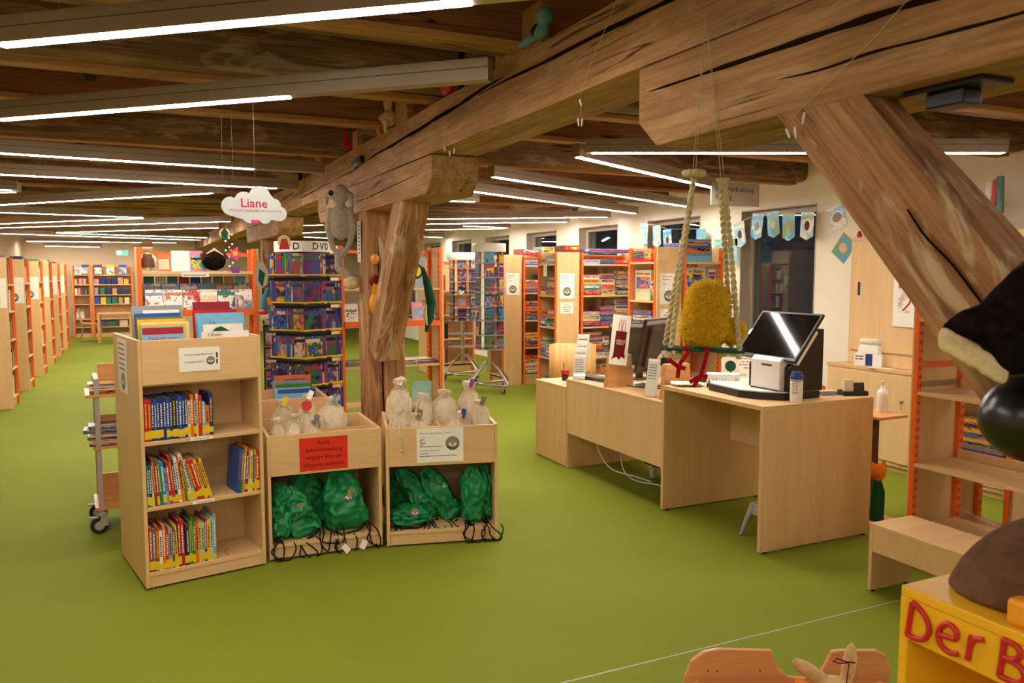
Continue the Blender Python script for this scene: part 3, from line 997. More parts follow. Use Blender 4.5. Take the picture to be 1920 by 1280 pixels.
# ------------------------------------------------------------------ orange display shelf in the middle left
mx = T(-0.02, 6.9, 0)
MS = bookcase('display_shelf', 'orange display shelf with film cases behind the picture book trough', mx, 0.93, 0.34, 1.9, [0.30, 0.62, 0.98, 1.38, 1.715], False, lip=(3,), posts=True)
n = notice('shelf_strip', 'white label strip on the top board of the orange display shelf', T(0.32, 6.897, 1.67), 0.2, 0.035)
lines(n, T(0, 0, 0), [(0.01, 0.19, 0.02, 0.005), (0.01, 0.18, 0.009, 0.005)])
cs = ['white', 'cream', 'green', 'white', 'navy', 'white']
for q in range(6):
    disc(mx @ T(0.055 + q * 0.137 + (0.012 if q < 3 else 0), 0.02, 1.381) @ RX(-8), 'film case facing front on the orange display shelf, %s from the left' % ordn(q), 'film cases on the display shelf', cs[q], 'art_light' if q in (0, 1, 3, 5) else 'art', False)
for q in range(6):
    disc(mx @ T(0.05 + q * 0.138, 0.125, 1.43) @ RX(-8), 'dark film case in the back rank of the display shelf, %s from the left' % ordn(q), 'back rank film cases', 'black', 'art_dvd', False)
for q, (x, c, a, w, h) in enumerate(((0.17, 'orange', 'art_light', 0.09, 0.14), (0.27, 'white', None, 0.14, 0.17), (0.41, 'pink', 'art', 0.13, 0.17))):
    face_book(mx @ T(x, 0.14, 1.716) @ RX(-14), w, h, 0.01, c, '%s picture book propped on top of the orange display shelf' % cname(c), None, a)
for q in range(9):
    x = 0.06 + q * 0.088
    face_book(mx @ T(x, 0.2, 1.435 + 0.0) @ RX(-6), 0.08, 0.24, 0.02, ['green', 'cream', 'teal', 'red', 'blue', 'grey', 'olive', 'tan', 'lightblue'][q],
              '%s book standing behind the film cases of the display shelf' % cname(['green', 'cream', 'teal', 'red', 'blue', 'grey', 'olive', 'tan', 'lightblue'][q]), None, 'art')

# ------------------------------------------------------------------ second orange shelf behind the central post
mx = T(1.66, 7.3, 0)
bookcase('display_shelf', 'orange shelf with display boards behind the central post', mx, 1.02, 0.36, 1.95, [0.12, 0.45, 0.83, 1.22, 1.56], False, lip=(3,))
for q, (x, c, w, h, z, b) in enumerate(((0.06, 'white', 0.13, 0.17, 1.25, -12), (0.2, 'red', 0.12, 0.16, 1.25, -12), (0.72, 'pink', 0.14, 0.18, 1.25, -18), (0.83, 'olive', 0.14, 0.2, 1.25, -18), (0.66, 'grey', 0.2, 0.3, 1.56, -6))):
    o = face_book(mx @ T(x, 0.05, z) @ RX(b), w, h, 0.012, c, '%s book on show on the orange shelf behind the post' % cname(c), None, None if c == 'grey' else 'art')
    if c == 'grey':
        MB().slab(disc_poly(0.075, 24, 0, 360, 0.1, 0.16), -0.0008, 0.0004).build('cover_disc', 'green_dark', o)
        MB().slab(disc_poly(0.05, 20, 0, 360, 0.1, 0.16), -0.0012, 0.0004).build('cover_disc_inner', 'yellow_tag', o)
for q, (x, y, c, w, d, rz) in enumerate(((0.08, 0.05, 'teal', 0.2, 0.2, 4), (0.50, 0.03, 'lightblue', 0.25, 0.24, -8), (0.77, 0.04, 'brown', 0.2, 0.22, 6))):
    for s in range(2):
        game_box(mx @ T(x, y, 0.831 + 0.022 * s) @ RZ(rz + 5 * s), w, d, 0.02, [c, 'cream'][s] if q else c, '%s picture book lying on the orange shelf behind the post, %s layer' % (cname(c), ['lower', 'upper'][s]), 'books lying on the shelf behind the post')
B(0.72, 0.92, 0.1, 0.115, 0.45, 0.65).build('catalogue_box', 'card', None, mx, C['mint'], cat='box', label='mint green book standing low on the shelf behind the post')

# ------------------------------------------------------------------ game shelves at the windows
GL = [0.15, 0.57, 0.985, 1.405, 1.82]
cols_g = ['red', 'yellow', 'blue', 'orange', 'white', 'teal', 'crimson', 'navy', 'green', 'lightblue', 'cream', 'purple']
rown = ['near', 'middle', 'far']
for k, (y, gx, fw) in enumerate(((7.02, 0.34, 0.56), (9.25, 0.36, 1.0), (10.93, 0.32, 1.0))):
    H = 1.975
    # end bookcase facing the aisle
    mx = T(4.95, y + 0.55, 0) @ RZ(-90)
    bookcase('game_bookcase', '%s end bookcase of games facing the desk aisle' % rown[k], mx, 0.55, gx, H, GL, True)
    lab = 'game box in the %s end bookcase of games' % rown[k]
    for li, z in enumerate(GL):
        if k == 2 and li < 3:
            continue
        if k == 0 and li == 2:
            # six identical pale puzzle boxes
            for s in range(6):
                game_box(mx @ T(0.09, 0.02, z + 0.052 * s), 0.34, 0.26, 0.05, 'white' if s % 2 == 0 else 'blue', 'flat white and blue puzzle box in the near end bookcase, %s from the bottom' % ordn(s), 'puzzle boxes')
            continue
        if k == 0 and li == 3:
            game_box(mx @ T(0.07, 0.06, z), 0.3, 0.06, 0.33, 'cream', 'big upright cream and green toy box in the near end bookcase', None)
            game_box(mx @ T(0.40, 0.03, z), 0.09, 0.12, 0.22, 'green', 'slim upright green toy box in the near end bookcase', None)
            continue
        x = 0.06
        q = 0
        while x < 0.40:
            w = random.uniform(0.13, 0.26)
            w = min(w, 0.49 - x)
            n = random.choice([2, 3, 4]) if li < 4 else 1
            zz = z
            for s in range(n):
                h = random.uniform(0.05, 0.09) if n > 1 else random.uniform(0.07, 0.13)
                c = random.choice(['blue', 'navy', 'yellow', 'blue', 'red', 'cream', 'lightblue', 'orange', 'green'])
                game_box(mx @ T(x, 0.02 + 0.01 * s, zz), w - 0.006, 0.24, h, c, '%s game box in the %s end bookcase, %s shelf, %s stack, %s up' % (cname(c), rown[k], ordn(li), ordn(q), ordn(s)), 'boxes in the %s end bookcase' % rown[k])
                zz += h * 1.01
            x += w
            q += 1
    # row behind the end bookcase, open towards us
    mx = T(4.95 + gx + 0.001, y, 0)
    bookcase('game_shelf_row', '%s row of game shelves running to the windows' % rown[k], mx, fw, 0.5, H, GL, True, panel_l=False)
    for li, z in enumerate(GL):
        x = 0.06
        q = 0
        if k == 0 and li < 3:
            continue
        if k == 0 and li == 4:
            game_box(mx @ T(0.06, 0.06, z) @ RX(-7), 0.38, 0.06, 0.25, 'lightblue', 'large upright light blue picture game box on the near row', None)
            continue
        if k == 0 and li == 3:
            g = game_box(mx @ T(0.10, 0.06, z) @ RX(-5), 0.27, 0.06, 0.36, 'white', 'upright game box with black film title on the near row', None)
            game_box(mx @ T(0.39, 0.06, z), 0.1, 0.2, 0.34, 'cream', 'upright cream game box at the right end of the near row', None)
            o = text('STAR\nWARS', 0.05, 'ink', None, mx @ T(0.235, 0.052, z + 0.29) @ RX(-5), 'lettering', offset=0.0008, space=0.8)
            o.parent = g
            o.matrix_parent_inverse = g.matrix_basis.inverted()
            continue
        while x < fw - 0.16:
            w = random.uniform(0.22, 0.34)
            w = min(w, fw - 0.07 - x)
            n = random.choice([3, 4, 5]) if li < 4 else 1
            zz = z
            for s in range(n):
                h = random.uniform(0.055, 0.08)
                if zz + h > z + 0.36:
                    break
                c = random.choice(cols_g)
                game_box(mx @ T(x, 0.02 + 0.012 * s, zz), w - 0.008, 0.28, h, c, '%s game box on the %s row, %s shelf, %s stack, %s up' % (cname(c), rown[k], ordn(li), ordn(q), ordn(s)), 'boxes on the %s row' % rown[k])
                zz += h * 1.01
            x += w
            q += 1
    # boxes on top
    tops = [[(0.0, 0.4, 'blue', 0.05)], [(-0.2, 0.22, 'crimson', 0.09), (0.1, 0.75, 'blue', 0.05)], [(0.02, 0.3, 'red', 0.09), (0.36, 0.42, 'mint', 0.13)]][k]
    for q, (xx, w, c, h) in enumerate(tops):
        game_box(mx @ T(xx, 0.05, H), w, 0.3, h, c, '%s game box lying on top of the %s game shelves' % (cname(c), rown[k]), None)
    # notices on the cream side
    n = notice('end_notice', 'white notice with round emblem on the %s game bookcase side' % rown[k], T(4.95 + 0.05, y - 0.0035, 1.37), 0.22, 0.33)
    lines(n, T(0, 0, 0), [(0.02, 0.15, 0.29, 0.006), (0.02, 0.12, 0.26, 0.006), (0.02, 0.1, 0.21, 0.005)])
    emblem_full(n, T(0.11, -0.0005, 0.09), 0.06)
    if k < 2:
        n = notice('small_notice', 'small white paper slip under the emblem notice on the %s game bookcase' % rown[k], T(4.95 + 0.06, y - 0.0035, 1.17), 0.2, 0.15)
        lines(n, T(0, 0, 0), [(0.06, 0.14, 0.11, 0.008), (0.04, 0.16, 0.08, 0.009), (0.05, 0.15, 0.05, 0.008), (0.06, 0.14, 0.025, 0.008)])
    if k == 0:
        MB().slab([(0.0, 0.02), (0.05, 0.0), (0.18, 0.0), (0.22, 0.03), (0.2, 0.1), (0.12, 0.09), (0.04, 0.1)], 0, 0.002).build('paper_cloud', 'yellow_tag', None, T(5.0, y - 0.003, 1.06), cat='paper shape', label='torn yellow paper shape stuck on the near game bookcase')
    if k == 1:
        n = notice('hanging_slip', 'narrow white slip hanging from a shelf of the middle end bookcase', T(4.947, y + 0.36, 1.66) @ RZ(-90), 0.1, 0.16, t=0.001)
        lines(n, T(0, 0, 0), [(0.03, 0.07, 0.12, 0.006), (0.03, 0.07, 0.09, 0.006), (0.03, 0.07, 0.06, 0.006)])
# another book row seen between the orange shelf and the spinners
mx = T(4.42, 12.95, 0)
bookcase('book_row', 'book row seen between the orange shelf and the spinner racks', mx, 0.9, 0.4, 1.93, [0.15, 0.57, 0.985, 1.405], True)
for li, z in enumerate([0.15, 0.57, 0.985, 1.405]):
    x = 0.06
    for q in range(6):
        w = random.uniform(0.03, 0.06)
        c = random.choice(['cream', 'tan', 'crimson', 'white', 'grey', 'black', 'brown'])
        book(mx @ T(x, 0.02, z), w, random.uniform(0.22, 0.3), 0.2, c, '%s book on the row behind the spinners, %s shelf, %s along' % (cname(c), ordn(li), ordn(q)), 'books on the row by the spinners', simple=True)
        x += w + 0.012
# ------------------------------------------------------------------ picture-book trough with three shelves
K1 = T(-0.017, 4.598, 0) @ RZ(11)
t = thing('book_trough_unit', 'tall maple trough unit with three shelves of story books', 'book trough', K1)
W, D, H, e = 0.65, 0.68, 1.35, 0.02
for x in (0, W - e):
    B(x, x + e, 0, D, 0.012, H).build('side_panel', 'maple', t, bevel=0.003)
B(e, W - e, 0, e, 1.11, H - 0.004).build('front_panel', 'maple_h', t, bevel=0.002)
B(e, W - e, D - e, D, 0.02, H - 0.02).build('back_panel', 'maple', t)
B(e, W - e, 0.33, 0.345, 0.02, 1.11).build('middle_panel', 'maple_pale', t)
B(e, W - e, e, D - e, 1.10, 1.115).build('trough_floor', 'maple_h', t)
B(0.318, 0.332, e, D - e, 1.115, H - 0.03).build('divider', 'maple_h', t)
B(e, W - e, 0.34, 0.354, 1.115, H - 0.05).build('divider', 'maple_h', t)
for z in (0.095, 0.452, 0.806):
    B(e, W - e, 0.004, 0.33, z - 0.022, z).build('shelf_board', 'maple_h', t, bevel=0.002)
B(e, W - e, 0.01, 0.026, 0.012, 0.072).build('plinth', 'maple_h', t)
mb = MB()
for x in (0.05, 0.6):
    for y in (0.06, 0.62):
        mb.cyl(x, y, 0, 0.013, 0.02, 12)
mb.build('glides', 'black', t)

def lean_row(z, x0, y, items, label, group, side_):
    """items: (colour, width, height, lean degrees, title material or None)"""
    x = x0
    for i, it in enumerate(items):
        c, w, h, a, ti = it
        ca = math.cos(R(abs(a)))
        lb = label % (cname(c), ordn(i))
        if a <= 0:                      # top leans left, rests on lower left corner
            mx = K1 @ T(x, y, z) @ RY(a)
            book(mx, w, h, 0.2, c, lb, group, title=ti)
        else:
            mx = K1 @ T(x + w / ca, y, z) @ RY(a)
            book(mx, w, h, 0.2, c, lb, group, right=True, title=ti)
        x += w / ca + 0.0006
    return x

I, Wt, Yt = 'ink', 'paper', 'yellow_tag'
top = [('red', .017, .225, 0, Yt), ('red', .017, .225, 0, Yt), ('navy', .013, .225, 0, Wt), ('blue', .013, .225, 0, Wt), ('navy', .013, .225, 0, Wt), ('navy', .018, .228, 0, Wt), ('navy', .015, .228, 0, Wt),
       ('blue', .016, .228, 0, Wt), ('navy', .014, .23, 0, Wt), ('black', .018, .235, 0, Yt), ('navy', .012, .225, 0, Wt), ('blue', .018, .232, 0, Wt), ('navy', .013, .232, 0, Wt), ('navy', .014, .235, 0, Wt),
       ('cream', .014, .20, 0, I), ('orange', .016, .235, 0, Wt), ('brown', .013, .232, 0, Wt), ('cream', .010, .235, 0, I), ('red', .020, .225, 0, Yt), ('lightblue', .016, .19, 0, Wt), ('orange', .021, .165, 0, I), ('navy', .020, .235, 0, Yt)]
xe = lean_row(0.8065, 0.024, 0.012, top, '%s story book on the top shelf of the tall trough unit, %s from left', 'story books top shelf', 0)
mid = [('teal', .012, .225, 0, Wt), ('navy', .013, .222, -1, Wt), ('cream', .010, .225, -1, 'ink_red'), ('brown', .014, .262, -3, Yt), ('red', .012, .245, -3, Wt), ('teal', .018, .25, -4, Yt), ('cyan', .018, .235, -4, Wt),
       ('grey', .012, .20, -5, I), ('magenta', .016, .235, -5, Wt), ('red', .015, .262, -5, Yt), ('navy', .014, .24, -6, Wt), ('white', .016, .255, -6, I), ('orange', .018, .235, -6, I), ('green', .012, .225, -9, Yt), ('olive', .008, .235, -9, Wt),
       ('cream', .020, .275, -13, 'ink_red'), ('mint', .016, .235, -14, I), ('red', .020, .232, -15, Yt), ('red', .019, .232, -15, Wt), ('yellow', .014, .232, -15, I), ('crimson', .012, .235, -15, Yt), ('yellow', .015, .235, -15, I)]
xe = lean_row(0.4525, 0.024, 0.012, mid, '%s story book on the middle shelf of the tall trough unit, %s from left', 'story books middle shelf', 0)
mid2 = [('blue', .017, .25, 5, 'ink_red'), ('green', .012, .25, 5, Yt), ('orange', .014, .262, 5, Wt), ('purple', .016, .235, 4, Wt), ('yellow', .013, .235, 3, I), ('cream', .013, .235, 2, I), ('olive', .012, .235, 2, I), ('yellow', .012, .235, 1, I), ('red', .016, .235, 0, Wt)]
tot = sum(w / math.cos(R(a)) + 0.0006 for _, w, _, a, _ in mid2)
lean_row(0.4525, 0.626 - tot, 0.012, mid2, '%s story book in the right group of the middle trough shelf, %s along', 'story books middle shelf', 1)
bot = [('red', .016, .245, 0, Wt), ('teal', .015, .235, 0, Wt), ('red', .017, .245, 0, Yt), ('white', .016, .218, 0, I), ('orange', .017, .245, 0, Wt), ('red', .012, .215, 0, Wt), ('grey', .020, .225, 0, I), ('brown', .012, .23, 0, Wt),
       ('yellow', .018, .235, -2, I), ('crimson', .015, .258, -1, Wt), ('red', .017, .258, -1, Wt), ('black', .008, .225, 0, Wt), ('navy', .014, .225, 0, Wt), ('olive', .010, .245, 0, Yt), ('green', .010, .265, 0, Yt), ('green', .012, .235, 0, Wt),
       ('orange', .016, .225, 0, I), ('yellow', .012, .225, 0, I), ('mint', .017, .225, 0, I), ('crimson', .014, .245, 0, Wt), ('yellow', .018, .235, 0, I), ('mint', .014, .245, 0, I), ('grey', .016, .262, 0, Wt)]
lean_row(0.0955, 0.024, 0.012, bot, '%s story book on the bottom shelf of the tall trough unit, %s from left', 'story books bottom shelf', 0)
MB().slab([(0, 0), (0.004, 0.012), (0.028, 0.014), (0.034, 0)], 0, 0.09).build('bookend', 'tan' if 'tan' in M else 'beech', None, K1 @ T(0.44, 0.02, 0.0955), cat='bookend', label='small wooden bookend foot on the bottom trough shelf')
# trough books, covers towards us
L1 = [('grey', .27, .405, .255, None), ('yellow', .22, .355, .222, None), ('blue', .24, .365, .192, None), ('olive', .24, .345, .162, None), ('yellow', .25, .335, .132, None), ('cream', .25, .32, .10, None), ('yellow', .23, .31, .070, None), ('lightblue', .215, .30, .035, 'crimson')]
for i, (c, w, h, y, band) in enumerate(L1):
    o = face_book(K1 @ T(0.035 + random.uniform(0, 0.012), y, 1.1165) @ RX(-7), w, h, 0.009, c, '%s picture book in the left bay of the tall trough, %s from the back' % (cname(c), ordn(i)), 'picture books in the tall trough', 'art_light' if i in (0,) else None, band)
    if i == 7:
        text('Fliegt mit Jesper', 0.024, 'ink_red', o, T(0.11, -0.0012, 0.238), 'cover_title')
    if i == 0:
        B(0.06, 0.25, -0.0012, 0.0004, 0.31, 0.38).build('cover_plate', 'paper', o)
L2 = [('crimson', .21, .42, .26, None), ('navy', .2, .35, .23, None), ('red', .25, .375, .20, None), ('blue', .22, .36, .17, None), ('lightblue', .27, .36, .138, None), ('lightblue', .25, .335, .104, None), ('white', .22, .30, .07, None), ('white', .26, .262, .035, None)]
for i, (c, w, h, y, band) in enumerate(L2):
    o = face_book(K1 @ T(0.345 + (0.0 if w > .24 else 0.02), y, 1.1165) @ RX(-7), w, h, 0.009, c, '%s picture book in the right bay of the tall trough, %s from the back' % (cname(c), ordn(i)), 'picture books in the tall trough', None, None)
    if i == 6:
        MB().slab([(0.04, 0.255), (0.07, 0.28), (0.10, 0.287), (0.14, 0.262), (0.17, 0.255)], -0.0012, 0.0004).build('cover_picture', 'green_dark', o)
    if i == 7:
        text('Oliver', 0.03, 'ink', o, T(0.07, -0.0012, 0.243), 'cover_title')
    if i == 5:
        text('La', 0.035, 'blue', o, T(0.08, -0.0012, 0.31), 'cover_title')
# notices on the unit
n = notice('trough_notice', 'white notice with emblem on the front of the tall trough', K1 @ T(0.205, -0.0035, 1.168), 0.215, 0.13)
text('Fremdsprachige Bilderbücher', 0.0135, 'ink', n, T(0.025, -0.0006, 0.092), align='LEFT')
text('Vorlesegeschichten', 0.0135, 'ink', n, T(0.025, -0.0006, 0.052), align='LEFT')
emblem_full(n, T(0.165, -0.0006, 0.055), 0.023)
MB().box(0.195, 0.203, -0.0006, 0, 0.035, 0.062).box(0.195, 0.203, -0.0006, 0, 0.068, 0.098).build('printed_bars', 'ink', n)
n = notice('side_notice', 'tall white notice with emblem on the left flank of the tall trough', K1 @ T(-0.0035, 0.52, 1.03) @ RZ(-90), 0.24, 0.30)
lines(n, T(0, 0, 0), [(0.03, 0.2, 0.27 - 0.028 * i, 0.007) for i in range(6)])
emblem_full(n, T(0.13, -0.0006, 0.065), 0.05)
for q, (x, z) in enumerate(((0.25, 0.786), (0.25, 0.432))):
    n = notice('shelf_strip', 'white label strip on the %s shelf edge of the tall trough' % ['top', 'middle'][q], K1 @ T(x, 0.0005, z), 0.12, 0.018)
    text('Vorlesegeschichten', 0.011, 'ink', n, T(0.06, -0.0006, 0.009))
MB().tube([(0.035, -0.002, 0.09), (0.036, -0.004, 0.05), (0.033, -0.003, 0.012), (0.036, -0.004, 0.0025)], 0.002, 6).build('ribbon', 'yellow_tag', None, K1, cat='ribbon', label='yellow ribbon bookmark hanging from the bottom trough shelf')

# ------------------------------------------------------------------ low bag troughs
def low_trough(mx, W, label, D=0.60, H=0.755):
    t = thing('bag_trough', label, 'trough', mx)
    for x in (0, W - e):
        B(x, x + e, 0, D, 0.012, H).build('side_panel', 'maple', t, bevel=0.003)
    B(e, W - e, 0.0, e, 0.51, H - 0.003).build('front_panel', 'maple_h', t, bevel=0.002)
    B(e, W - e, D - e, D, 0.02, H - 0.003).build('back_panel', 'maple_pale', t)
    B(e, W - e, e, D - e, 0.51, 0.526).build('trough_floor', 'maple_h', t)
    B(W * 0.5 - 0.007, W * 0.5 + 0.007, e, D - e, 0.526, H - 0.03).build('divider', 'maple_h', t)
    B(e, W - e, 0.30, 0.314, 0.526, H - 0.04).build('divider', 'maple_h', t)
    B(e, W - e, 0.004, D - e, 0.078, 0.098).build('shelf_board', 'maple_h', t, bevel=0.002)
    B(e, W - e, 0.012, 0.028, 0.012, 0.076).build('plinth', 'maple_h', t)
    mb = MB()
    for x in (0.05, W - 0.05):
        for y in (0.06, D - 0.06):
            mb.cyl(x, y, 0, 0.013, 0.02, 12)
    mb.build('glides', 'black', t)
    return t
K2 = T(0.645, 4.766, 0) @ RZ(-1.7)
K3 = T(1.342, 4.712, 0) @ RZ(-13.4)
low_trough(K2, 0.68, 'low maple trough with a red notice and cloth bags')
low_trough(K3, 0.70, 'low maple trough with a white notice and cloth bags')
n = notice('red_notice', 'red paper notice in German on the middle trough', K2 @ T(0.185, -0.0035, 0.525), 0.285, 0.20, 'red_paper')
for i, s in enumerate(('Keine', 'Selbstverbuchung', 'möglich! Bitte am', 'Infopunkt ausleihen')):
    text(s, 0.031, 'ink_darkred', n, T(0.143, -0.0006, 0.168 - 0.044 * i), offset=0.0004)
n = notice('white_notice', 'white paper notice with round emblem on the right trough', K3 @ T(0.19, -0.0035, 0.53), 0.29, 0.215, 'paper')
text('Übernachtungsrucksäcke „7 Sachen“', 0.0135, 'ink', n, T(0.018, -0.0006, 0.183), align='LEFT')
text('nicht älter als 6 Jahre', 0.0085, 'ink_grey', n, T(0.018, -0.0006, 0.158), align='LEFT')
lines(n, T(0, 0, 0), [(0.018, 0.05, 0.14, 0.005), (0.018, 0.035, 0.13, 0.004), (0.018, 0.06, 0.119, 0.005), (0.018, 0.04, 0.108, 0.005), (0.018, 0.16, 0.096, 0.005), (0.018, 0.08, 0.052, 0.005), (0.018, 0.25, 0.036, 0.005)], 'ink_grey')
text('Themenrucksäcke (grün)', 0.0125, 'ink', n, T(0.018, -0.0006, 0.074), align='LEFT')
emblem_full(n, T(0.222, -0.0006, 0.115), 0.044)

def sack_mesh(w, d, h, seed, neck=0.88, nk=0.34, nu=40):
    """cloth sack: boxy body gathered to a neck with a frilled top"""
    prof = [(0.0, 0.80), (0.03, 0.96), (0.15, 1.06), (0.32, 1.08), (0.48, 1.06), (0.60, 0.98), (0.70, 0.84), (neck - 0.08, 0.62), (neck, nk), (neck + 0.035, nk * 1.15), (neck + 0.08, nk * 1.5), (1.0, nk * 1.35)]
    vs_, fs = [], []
    for j, (tz, s) in enumerate(prof):
        sq = 0.55 if tz < neck - 0.1 else 1.0
        for i in range(nu):
            a = 2 * PI * i / nu
            ca, sa = math.cos(a), math.sin(a)
            x = math.copysign(abs(ca) ** sq, ca)
            y = math.copysign(abs(sa) ** sq, sa)
            wr = 1 + (0.03 + 0.13 * min(1, max(0, (tz - 0.35) / 0.45))) * math.sin(i * 2 * PI * 9 / nu + seed + 0.9 * math.sin(tz * 5 + seed)) + 0.06 * noise.noise(Vector((x * 2 + seed, y * 2, tz * 4)))
            vs_.append((x * w / 2 * s * wr, y * d / 2 * s * wr, tz * h))
    for j in range(len(prof) - 1):
        for i in range(nu):
            i2 = (i + 1) % nu
            fs.append((j * nu + i, j * nu + i2, (j + 1) * nu + i2, (j + 1) * nu + i))
    mb = MB()
    mb.add(vs_, fs, True)
    mb.add(vs_[:nu], [tuple(range(nu - 1, -1, -1))])
    mb.add(vs_[-nu:], [tuple(range(nu))])
    return mb

def cotton_bag(mx, w, d, h, seed, label, tagc=None, cord=True, neck=0.88, dangle=0.0):
    t = thing('cotton_bag', label, 'bag', mx, 'cotton bags in the troughs')
    sack_mesh(w, d, h, seed, neck).build('sack', 'cotton', t, wobble=(0.016, 11.0, seed))
    if cord:
        zz = neck * h
        r = w * 0.18
        mb = MB().tube([(r * math.cos(a), d / w * r * math.sin(a) * 1.05, zz) for a in [2 * PI * i / 14 for i in range(14)]], 0.004, 6, True)
        mb.tube(cr([(r, -d * 0.1, zz), (w * 0.34, -d * 0.35, zz - 0.03), (w * 0.30, -d * 0.56, zz - h * 0.25), (w * 0.2, -d * 0.6, zz - h * 0.42)]), 0.003, 5)
        mb.tube(cr([(-r, -d * 0.1, zz), (-w * 0.36, -d * 0.3, zz - 0.03), (-w * 0.40, -d * 0.55, zz - h * 0.22), (-w * 0.25, -d * 0.6, zz - h * 0.3)]), 0.003, 5)
        if dangle:
            mb.tube([(0, -d * 0.3, zz), (0.0, -d * 0.75, zz - 0.05), (0.01, -d * 0.8 - 0.01, zz - dangle)], 0.0035, 5)
            mb.tube([(-0.01, -d * 0.3, zz), (0.02, -d * 0.75, zz - 0.06), (0.012, -d * 0.8 - 0.01, zz - dangle)], 0.0035, 5)
            mb.ell((0.011, -d * 0.8 - 0.01, zz - dangle), 0.009, 8, 6)
        mb.build('cord', 'rope', t)
    if tagc:
        if tagc == 'red':
            MB().slab(disc_poly(0.032, 18), -0.002, 0.002).build('hang_tag', 'red', t, T(0, -d * 0.3, h * 1.0) @ RX(-15))
        else:
            MB().box(-0.016, 0.016, -0.001, 0.001, -0.03, 0.03).build('hang_tag', tagc, t, T(0.01, -d * 0.25, h * 0.98) @ RX(-20) @ RY(25))
    return t
F = 0.527
for i, (x, y, w, d, h, tg, nm, lean) in enumerate((
        (0.075, 0.10, 0.085, 0.10, 0.30, None, 'leftmost slim cloth bag in the front of the red notice trough', 0),
        (0.165, 0.10, 0.085, 0.10, 0.32, None, 'second slim cloth bag in the front of the red notice trough', 2),
        (0.262, 0.10, 0.085, 0.10, 0.29, 'ink_grey', 'third slim cloth bag in the front of the red notice trough', 8),
        (0.15, 0.42, 0.12, 0.12, 0.36, 'yellow_tag', 'back cloth bag with a yellow tag in the red notice trough', 0),
        (0.265, 0.24, 0.12, 0.10, 0.345, 'red', 'cloth bag with a round red tag in the red notice trough', 0),
        (0.29, 0.42, 0.10, 0.12, 0.39, 'paper', 'cloth bag with a white paper tag at the back of the red notice trough', 4),
        (0.45, 0.42, 0.16, 0.14, 0.36, 'turq', 'wide cloth bag with a turquoise tag in the red notice trough', 3))):
    cotton_bag(K2 @ T(x, y, F) @ RY(lean * 0.6), w * 1.12, d * 1.15, h * 1.04, i * 1.9, nm, tg)
for i, (x, y, w, d, h, tg, nm, lean, dg) in enumerate((
        (0.085, 0.10, 0.115, 0.11, 0.31, None, 'cloth bag with a long dangling cord in the white notice trough', 0, 0.20),
        (0.215, 0.10, 0.12, 0.11, 0.29, 'ink_grey', 'front cloth bag with a dark tag in the white notice trough', -4, 0),
        (0.11, 0.40, 0.15, 0.13, 0.46, 'paper', 'tallest cloth bag with a white label at the left of the white notice trough', 0, 0),
        (0.265, 0.42, 0.13, 0.13, 0.36, None, 'middle back cloth bag in the white notice trough', 3, 0),
        (0.43, 0.42, 0.17, 0.14, 0.38, None, 'broad cloth bag in the middle of the white notice trough', -5, 0),
        (0.425, 0.10, 0.13, 0.10, 0.27, None, 'low cloth bag in the right front of the white notice trough', 6, 0),
        (0.515, 0.18, 0.12, 0.10, 0.27, 'blue', 'cloth bag with a blue oval tag in the white notice trough', -8, 0),
        (0.565, 0.42, 0.13, 0.14, 0.43, 'purple', 'tall cloth bag with a violet tag at the right of the white notice trough', 4, 0),
        (0.625, 0.16, 0.105, 0.12, 0.35, 'ink_grey', 'rightmost cloth bag of the white notice trough', -2, 0))):
    cotton_bag(K3 @ T(x, y, F) @ RY(lean * 0.6), w * 1.12, d * 1.15, h * 1.04, i * 2.3 + 20, nm, tg, dangle=dg)

def pillow(w, d, h, seed, nu=56, nv=34):
    """soft flat rucksack: pillow with folds, base at z = 0, face towards -Y"""
    vs_, fs = [], []
    for j in range(nv + 1):
        tz = j / nv
        for i in range(nu):
            a = 2 * PI * i / nu
            ca, sa = math.cos(a), math.sin(a)
            x = math.copysign(abs(ca) ** 0.5, ca)
            y = math.copysign(abs(sa) ** 0.8, sa)
            prof = min(1.0, (tz * 9 + 0.25)) * (1.0 if tz < 0.62 else 1.0 - 0.62 * ((tz - 0.62) / 0.38) ** 1.6)
            f1 = noise.noise(Vector((x * 2.2 + seed * 3.1, y * 1.5 + seed, tz * 3.6)))
            f2 = abs(noise.noise(Vector((x * 3.6 + tz * 3.0 + seed, 4.0, tz * 6.0 - x * 2.0))))
            rd = 1 - abs(noise.noise(Vector((x * 1.6 + tz * 4.2 + seed * 2.0, y * 1.4, tz * 2.2 + seed)))) * 2
            rd2 = 1 - abs(noise.noise(Vector((x * 3.0 - tz * 5.0 + seed, y * 2.4 + 3, tz * 4.0)))) * 2
            cz_ = 0.055 * rd + 0.035 * rd2 - 0.04
            px = x * w / 2 * prof * (1 + 0.10 * f1) + ca * cz_ * 0.35
            py = y * d / 2 * (0.35 + 0.65 * math.sin(PI * min(1, max(0.0, tz * 0.9 + 0.1))) ** 0.6) * prof * (1 + 0.5 * f1) * (1.15 - 0.5 * f2) + sa * cz_ * 0.5
            vs_.append((px, py, tz * h + 0.012 * f1))
    for j in range(nv):
        for i in range(nu):
            i2 = (i + 1) % nu
            fs.append((j * nu + i, j * nu + i2, (j + 1) * nu + i2, (j + 1) * nu + i))
    zmin = min(v[2] for v in vs_)
    vs_ = [(a, b, c - zmin) for a, b, c in vs_]
    mb = MB()
    mb.add(vs_, fs, True)
    mb.add(vs_[:nu], [tuple(range(nu - 1, -1, -1))])
    mb.add(vs_[-nu:], [tuple(range(nu))])
    return mb

